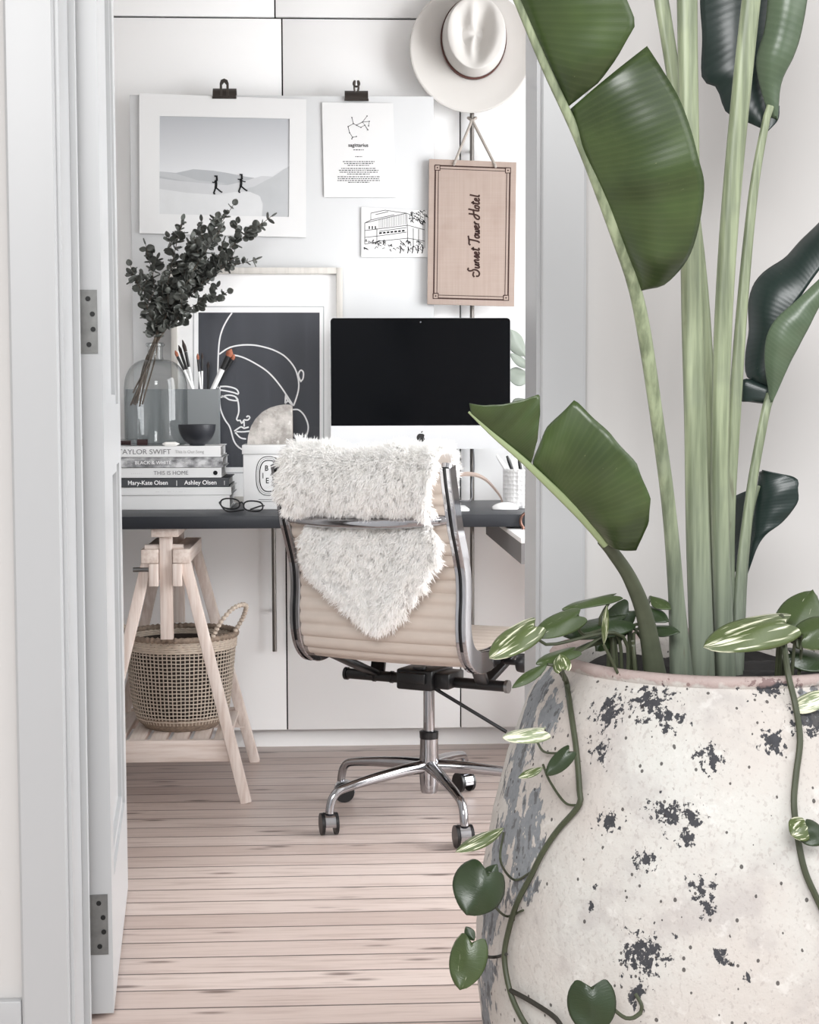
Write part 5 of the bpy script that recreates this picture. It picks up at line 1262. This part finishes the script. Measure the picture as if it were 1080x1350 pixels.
for i in range(18):
    rad = 0.2145 * i / 17; rows.append([PC + V((rad * math.cos(2 * PI * k / 60), rad * math.sin(2 * PI * k / 60), 0.672 + 0.010 * math.sin(3 * rad * 20 + k * 0.7) * (i / 17) + (0.004 * ((k * 7919 + i * 104729) % 13) / 13 if k < 60 else 0))) for k in list(range(60)) + [0]])
so.grid(rows); so.build('soil', 'soil', r)
soilz = 0.668

# ------------------------------------------------------------------ strelitzia
st_ = thing('strelitzia_plant', 'tall strelitzia with broad green leaves growing from the white planter', 'plant', PC + V((0, 0, soilz)))
def stalk(px_pts, Ys, ws, mat='stalk', root=True, name='leaf_stalk', flatness=0.8, groove=True):
    n = len(px_pts); Yl = interp(Ys, n); pts = [P(a, b, Yl[i]) for i, (a, b) in enumerate(px_pts)]
    if root: pts[0].z = soilz
    wl = interp(ws, n); path = catmull(pts, 48); wv = interp([w * Yl[i] / FPX / 2 for i, w in enumerate(wl)], 48)
    def pf(t):
        q = float(np.interp(t, np.linspace(0, 1, 48), wv)); o = []
        for k in range(18):
            a = 2 * PI * k / 18; rr = q * (1 - (0.22 * math.exp(-((a - 4.7) / 0.35) ** 2) if groove else 0)); o.append((rr * math.cos(a), rr * flatness * math.sin(a)))
        return o
    return MB().sweep(path, pf, side=(1, 0, 0)).build(name, mat, st_, angle=70)
def blade(rib, edge, Yr, Ye, bulge, mat='leaf', n=40, m=14, name='leaf_blade', ripple=0.0012, smooth_edge=True, rib_in=None):
    nr, ne = len(rib), len(edge)
    a = catmull([P(x, y, yy) for (x, y), yy in zip(rib, interp(Yr, nr))], n)
    b = catmull([P(x, y, yy) for (x, y), yy in zip(edge, interp(Ye, ne))], n) if smooth_edge else resample([P(x, y, yy) for (x, y), yy in zip(edge, interp(Ye, ne))], n)
    g = MB(); rows = []
    for i in range(n):
        d = b[i] - a[i]; t = (a[min(i + 1, n - 1)] - a[max(i - 1, 0)]); nn = d.cross(t)
        nn = nn.normalized() if nn.length > 1e-7 else V((0, -1, 0)); nn = -nn if nn.y > 0 else nn
        row = []
        for j in range(m + 1):
            v = j / m; row.append(a[i] + d * v + nn * (bulge * math.sin(PI * v) * min(1, d.length / 0.08) + ripple * v * math.sin(i * 0.9) * min(1, d.length / 0.05)))
        rows.append(row)
    g.grid(rows); return g.build(name, mat, st_, solid=0.0016)
# big leaf at the upper left
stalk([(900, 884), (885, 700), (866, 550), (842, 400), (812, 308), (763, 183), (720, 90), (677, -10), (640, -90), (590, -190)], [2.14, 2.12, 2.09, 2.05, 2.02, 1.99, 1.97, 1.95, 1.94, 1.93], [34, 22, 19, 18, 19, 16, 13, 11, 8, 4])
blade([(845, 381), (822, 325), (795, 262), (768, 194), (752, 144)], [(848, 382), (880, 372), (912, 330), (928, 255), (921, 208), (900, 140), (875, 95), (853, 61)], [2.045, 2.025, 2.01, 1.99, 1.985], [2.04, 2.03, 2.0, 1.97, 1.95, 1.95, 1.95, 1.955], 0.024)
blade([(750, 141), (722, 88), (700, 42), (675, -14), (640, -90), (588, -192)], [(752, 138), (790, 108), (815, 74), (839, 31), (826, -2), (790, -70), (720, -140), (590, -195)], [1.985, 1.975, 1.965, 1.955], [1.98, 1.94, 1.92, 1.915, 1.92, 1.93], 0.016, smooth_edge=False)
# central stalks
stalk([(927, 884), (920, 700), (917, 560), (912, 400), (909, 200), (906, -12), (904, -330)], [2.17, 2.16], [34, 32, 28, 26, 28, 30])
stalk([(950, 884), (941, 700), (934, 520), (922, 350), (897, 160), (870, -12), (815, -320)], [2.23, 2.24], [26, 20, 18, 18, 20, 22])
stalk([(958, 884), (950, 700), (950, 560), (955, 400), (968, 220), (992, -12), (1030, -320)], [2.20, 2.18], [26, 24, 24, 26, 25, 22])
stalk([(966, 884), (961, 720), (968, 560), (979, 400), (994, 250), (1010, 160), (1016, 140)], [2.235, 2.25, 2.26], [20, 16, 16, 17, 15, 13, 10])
# dark leaf behind at the top right with its folded front half
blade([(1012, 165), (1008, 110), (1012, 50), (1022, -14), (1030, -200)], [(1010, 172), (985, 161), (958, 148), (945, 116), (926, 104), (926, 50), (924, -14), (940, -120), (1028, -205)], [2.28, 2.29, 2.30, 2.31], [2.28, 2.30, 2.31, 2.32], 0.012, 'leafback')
blade([(1024, 158), (1012, 145), (997, 85), (1008, 40), (1014, -14), (1032, -200)], [(1025, 160), (1030, 110), (1046, 75), (1056, 45), (1066, -14), (1075, -100), (1034, -203)], [2.27, 2.26, 2.25, 2.25], [2.265, 2.25, 2.24, 2.24], 0.02, 'leafpale')
blade([(1010, 170), (1014, 150), (1022, 135)], [(1012, 174), (1026, 158), (1028, 140)], [2.27], [2.268], 0.003, 'leafback', n=10, m=5)
# leaf at the right edge
stalk([(972, 884), (975, 780), (990, 650), (1008, 550), (1016, 520)], [2.22, 2.24, 2.25, 2.26], [16, 15, 14, 13, 12], 'stalk')
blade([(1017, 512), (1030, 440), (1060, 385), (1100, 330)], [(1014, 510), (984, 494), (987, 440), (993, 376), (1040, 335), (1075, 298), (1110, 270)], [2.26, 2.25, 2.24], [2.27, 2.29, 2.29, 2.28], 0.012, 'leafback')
blade([(1016, 530), (1008, 470), (1018, 428), (1055, 392), (1100, 350)], [(1019, 530), (1040, 482), (1062, 440), (1085, 396), (1110, 360)], [2.255, 2.24, 2.23, 2.23], [2.25, 2.235, 2.225, 2.22], 0.016, 'leafpale')
blade([(1014, 533), (1016, 520), (1016, 510)], [(1008, 532), (985, 529), (976, 527), (979, 500), (1012, 508)], [2.262], [2.275], 0.003, 'leafback', n=14, m=6)
# low dark leaf on the right
stalk([(975, 884), (980, 760), (988, 680), (998, 640)], [2.26, 2.28, 2.29], [12, 12, 12, 10], 'stalk')
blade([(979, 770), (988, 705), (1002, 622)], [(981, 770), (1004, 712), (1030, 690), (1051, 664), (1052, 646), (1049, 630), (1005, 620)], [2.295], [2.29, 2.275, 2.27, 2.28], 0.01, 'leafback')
blade([(983, 740), (986, 690), (990, 645)], [(966, 758), (965, 700), (967, 655)], [2.30], [2.32], 0.004, 'leafback', n=16, m=6)
# low leaf bending to the lower left, over the door frame
stalk([(868, 884), (852, 820), (832, 765), (808, 728), (795, 712)], [2.10, 2.07, 2.04, 2.01, 2.0], [34, 27, 22, 19, 17], 'stalkdark')
stalk([(800, 717), (770, 684), (730, 645), (690, 607), (650, 573), (618, 543)], [2.0, 1.985, 1.97, 1.96, 1.955, 1.95], [15, 13, 11, 9, 7, 3], 'rib', False, 'leaf_rib')
blade([(801, 716), (770, 683), (735, 648), (703, 612)], [(806, 719), (838, 727), (855, 690), (858, 658), (840, 612), (805, 572), (758, 527), (720, 565), (703, 608)], [2.0, 1.985, 1.975, 1.965], [2.0, 1.985, 1.95, 1.93, 1.92, 1.92, 1.93, 1.95, 1.965], 0.014, smooth_edge=False, n=56)
blade([(700, 612), (676, 592), (650, 570), (622, 545)], [(703, 602), (709, 578), (712, 545), (712, 520), (672, 532), (640, 535), (619, 532)], [1.965, 1.96, 1.955, 1.95], [1.955, 1.94, 1.935, 1.93, 1.935, 1.945], 0.006, smooth_edge=False)

# ------------------------------------------------------------------ pothos trailing over the rim
po = thing('pothos_plant', 'trailing variegated pothos hanging over the planter rim', 'plant', PC + V((0.0, -0.18, soilz)))
def vine(px_pts, Ys=None, w=6.0, mat='vine', extra=()):
    pts = list(extra)
    for i, (a, b) in enumerate(px_pts):
        h = pot_hit(a, b, 0.009) if Ys is None or Ys[i] is None else None
        pts.append(h if h is not None else P(a, b, (Ys[i] if Ys and Ys[i] else 2.12)))
    return MB().tube(pts, w * 2.0 / FPX / 2, n=len(pts) * 8, seg=8).build('vine', mat, po)
def rooted(px, py, Y):
    p = P(px, py, Y)
    if 862 <= py <= 900 and Y > 1.98:
        d = V((p.x - PC.x, p.y - PC.y, 0)); d = d * min(1.0, 0.19 / d.length); p = V((PC.x + d.x, PC.y + d.y, soilz - 0.002))
    return p
def pleaf(base, tip, w, Yb, Yt, mat, nr=(0, -1, 0.3), heart=True, fold=0.12, droop=0.06, stem=None):
    b_, t_ = P(*base, Yb), P(*tip, Yt); l = oval_leaf(b_, t_, w * Yb / FPX, nr, mat, po, heart=heart, fold=fold, droop=droop)
    if stem:
        pts = [rooted(*s) for s in stem] + [b_]
        if abs(pts[0].z - soilz + 0.002) < 1e-4: q_ = (pts[0] - PC) * 1.06; pts.insert(1, V((PC.x + q_.x, PC.y + q_.y, 0.752)))
        MB().tube(pts, [0.0028, 0.0022, 0.002], n=16, seg=7).build('leaf_stem', 'vine', po)
S0 = PC + V((-0.165, -0.09, soilz - 0.002))
vine([(740, 872), (747, 900), (753, 940), (760, 990), (764, 1040), (763, 1062), (735, 1095), (715, 1125), (700, 1155), (682, 1190), (671, 1225), (665, 1262), (672, 1305), (684, 1335), (700, 1362)], [2.02] + [None] * 14, 8.0, extra=[S0, PC + V((-0.170, -0.105, 0.738))])
vine([(672, 1305), (700, 1320), (730, 1340), (742, 1356)], None, 7.0, 'vinedark')
vine([(763, 1062), (745, 1058), (725, 1030), (716, 1008)], None, 3.5)
vine([(700, 1150), (678, 1160), (660, 1135), (664, 1098)], [None, None, 1.99, 2.03], 3.5)
vine([(668, 1258), (650, 1262), (632, 1258), (624, 1245)], [None, None, 1.98, 1.98], 4.5, 'vinedark')
vine([(690, 1200), (668, 1208), (650, 1192), (640, 1178)], [None, None, 1.98, 1.98], 3.5)
vine([(757, 992), (720, 992), (708, 978)], None, 3.5); 
S1_ = PC + V((0.04, -0.16, soilz - 0.002))
vine([(1034, 850), (1040, 892), (1049, 930), (1055, 975), (1050, 1020), (1047, 1060), (1053, 1110), (1062, 1150), (1078, 1186), (1092, 1215)], [1.99, 1.965] + [None] * 8, 8.5, extra=[S1_, P(1030, 815, 2.0)])
S2_ = PC + V((0.035, -0.165, soilz - 0.002))
vine([(1027, 830), (1032, 815)], [2.0, 2.0], 4, extra=[S2_])
# leaves at the left of the rim
pleaf((704, 826), (646, 864), 44, 1.97, 1.93, 'pothosvar', (0.15, -0.7, 0.8), stem=[(745, 862, 1.995), (722, 850, 1.985)])
pleaf((762, 812), (706, 836), 36, 2.01, 1.97, 'pothos', (-0.1, -0.9, 0.5), stem=[(760, 864, 2.04), (768, 836, 2.03)])
pleaf((808, 786), (742, 799), 26, 2.06, 2.02, 'pothos', (0.0, -0.35, 1.0), stem=[(776, 866, 2.06), (790, 820, 2.06)])
pleaf((822, 818), (744, 834), 44, 2.08, 2.05, 'pothosdark', (0.0, -0.6, 0.9), stem=[(800, 870, 2.07), (818, 840, 2.08)])
pleaf((828, 806), (788, 858), 44, 2.10, 2.07, 'pothosdark', (0.4, -0.9, 0.2), stem=[(812, 872, 2.08), (828, 835, 2.10)])
pleaf((858, 786), (885, 802), 26, 2.13, 2.11, 'pothos', (0.1, -0.5, 1.0), heart=False, stem=[(838, 870, 2.1), (846, 820, 2.12)])
pleaf((850, 802), (882, 818), 30, 2.12, 2.10, 'pothosdark', (0.2, -0.7, 0.7), stem=[(836, 870, 2.1), (842, 830, 2.11)])
pleaf((862, 828), (896, 832), 26, 2.11, 2.09, 'pothosdark', (0.1, -0.6, 0.8), stem=[(842, 872, 2.09), (850, 846, 2.10)])
pleaf((756, 858), (708, 872), 26, 2.0, 1.965, 'pothos', (0.1, -0.5, 0.9), stem=[(765, 868, 2.03), (762, 860, 2.02)])
pleaf((742, 882), (738, 862), 26, 1.955, 1.975, 'pothosvar', (-0.2, -0.9, 0.4), stem=[(744, 896, 1.975), (743, 888, 1.965)])
pleaf((722, 876), (676, 905), 16, 1.965, 1.94, 'pothos', (0.3, -0.6, 0.8), heart=False, stem=[(744, 882, 1.975), (735, 878, 1.97)])
pleaf((796, 850), (800, 800), 9, 2.02, 2.0, 'pothosvar', (-0.2, -0.9, 0.1), heart=False, stem=[(815, 872, 2.03), (800, 862, 2.02)])
# leaves on the left vine
pleaf((716, 964), (664, 970), 30, 1.955, 1.93, 'pothospale', (0.0, -0.6, 0.8), fold=0.2)
pleaf((750, 992), (720, 1022), 26, 1.925, 1.925, 'pothosdark', (-0.4, -0.9, 0.2))
pleaf((716, 1012), (684, 1024), 14, 1.935, 1.92, 'pothosvar', (0.0, -0.6, 0.8), heart=False)
pleaf((664, 1092), (602, 1120), 22, 1.99, 1.95, 'pothosvar', (0.1, -0.6, 0.8), heart=False, fold=0.22)
pleaf((642, 1150), (616, 1206), 76, 1.97, 1.95, 'pothosdark', (0.1, -1.0, 0.3), fold=0.16)
pleaf((656, 1140), (634, 1168), 22, 1.985, 1.98, 'pothosdark', (-0.3, -0.9, 0.3), heart=False)
pleaf((622, 1243), (606, 1305), 54, 1.97, 1.955, 'pothos', (-0.3, -1.0, 0.2), fold=0.1)
pleaf((625, 1240), (614, 1222), 14, 1.98, 1.985, 'pothosdark', (-0.2, -0.9, 0.3), heart=False)
pleaf((780, 1302), (782, 1368), 70, 1.86, 1.85, 'pothosdark', (-0.1, -1.0, 0.25), stem=[(845, 1335, 1.872), (834, 1342, 1.868), (818, 1338, 1.865)])
vine([(838, 1310), (846, 1325), (845, 1335)], None, 5.0)
# leaves at the right of the rim
pleaf((1036, 822), (934, 842), 60, 1.99, 1.94, 'pothosvar', (0.05, -0.75, 0.75), fold=0.14, droop=0.12)
pleaf((1040, 838), (1072, 776), 62, 2.02, 2.05, 'pothos', (-0.2, -0.9, 0.5), stem=[(1050, 868, 2.02), (1046, 850, 2.02)])
pleaf((1060, 838), (1108, 822), 50, 1.99, 1.99, 'pothos', (0.1, -0.8, 0.6), stem=[(1054, 880, 1.99), (1054, 858, 1.99)])
pleaf((1044, 862), (1100, 878), 40, 2.02, 2.0, 'pothosdark', (0.2, -0.7, 0.7))
pleaf((1030, 850), (985, 836), 34, 2.05, 2.08, 'pothosdark', (0.0, -0.6, 0.8), heart=False, stem=[(1030, 868, 2.05), (1031, 858, 2.05)])
pleaf((975, 795), (955, 790), 9, 2.05, 2.05, 'pothospale', (0, -0.5, 0.9), heart=False) if False else None
# leaves on the right vine
pleaf((1054, 930), (1098, 912), 30, 1.955, 1.95, 'pothospale', (0.1, -0.7, 0.7))
pleaf((1036, 996), (1028, 1036), 28, 1.935, 1.93, 'pothosdark', (-0.4, -0.9, 0.1))
pleaf((1062, 1088), (1044, 1100), 38, 1.872, 1.862, 'pothosvar', (-0.3, -0.9, 0.3))
pleaf((1062, 1090), (1086, 1112), 38, 1.872, 1.865, 'pothosdark', (0.3, -0.9, 0.3))

# ------------------------------------------------------------------ light
wd = bpy.data.worlds.new('daylight'); SC.world = wd; wd.use_nodes = True
nt = wd.node_tree; bg = nt.nodes['Background']
tc = nt.nodes.new('ShaderNodeTexCoord'); sx = nt.nodes.new('ShaderNodeSeparateXYZ'); nt.links.new(tc.outputs['Generated'], sx.inputs[0])
rp_ = nt.nodes.new('ShaderNodeValToRGB'); mr = nt.nodes.new('ShaderNodeMapRange'); nt.links.new(sx.outputs[2], mr.inputs[0]); mr.inputs[1].default_value = -1; mr.inputs[2].default_value = 1
nt.links.new(mr.outputs[0], rp_.inputs[0]); e = rp_.color_ramp.elements; e[0].position = 0.35; e[0].color = (0.25, 0.25, 0.25, 1); e[1].position = 0.75; e[1].color = (0.95, 0.97, 1.0, 1)
nt.links.new(rp_.outputs[0], bg.inputs[0]); bg.inputs[1].default_value = 0.85
def area(name, loc, aim, sx_, sy_, pw, col=(1, 1, 1)):
    l = bpy.data.lights.new(name, 'AREA'); l.shape = 'RECTANGLE'; l.size = sx_; l.size_y = sy_; l.energy = pw; l.color = col
    o = bpy.data.objects.new(name, l); COL.objects.link(o); o.location = loc; d = V(aim) - V(loc); o.rotation_euler = d.to_track_quat('-Z', 'Y').to_euler(); return o
area('study_window_light', (WX + 0.3, 3.45, 1.25), (-0.2, 3.7, 0.65), 1.35, 2.1, 58, (0.97, 0.985, 1.0))
area('hall_window_light', (1.75, 1.15, 1.75), (0.6, 2.4, 0.7), 1.1, 1.3, 6, (1, 1, 1))
area('hall_end_light', (-0.25, -1.6, 2.75), (0.3, 3.6, 0.2), 2.4, 1.2, 92, (1, 1, 1))
SC.cycles.max_bounces = 16; SC.cycles.diffuse_bounces = 8; SC.cycles.transparent_max_bounces = 16
SC.view_settings.view_transform = 'Standard'; SC.view_settings.look = 'None'; SC.view_settings.gamma = 1.0; SC.view_settings.use_curve_mapping = False
SC.view_settings.exposure = 0.8
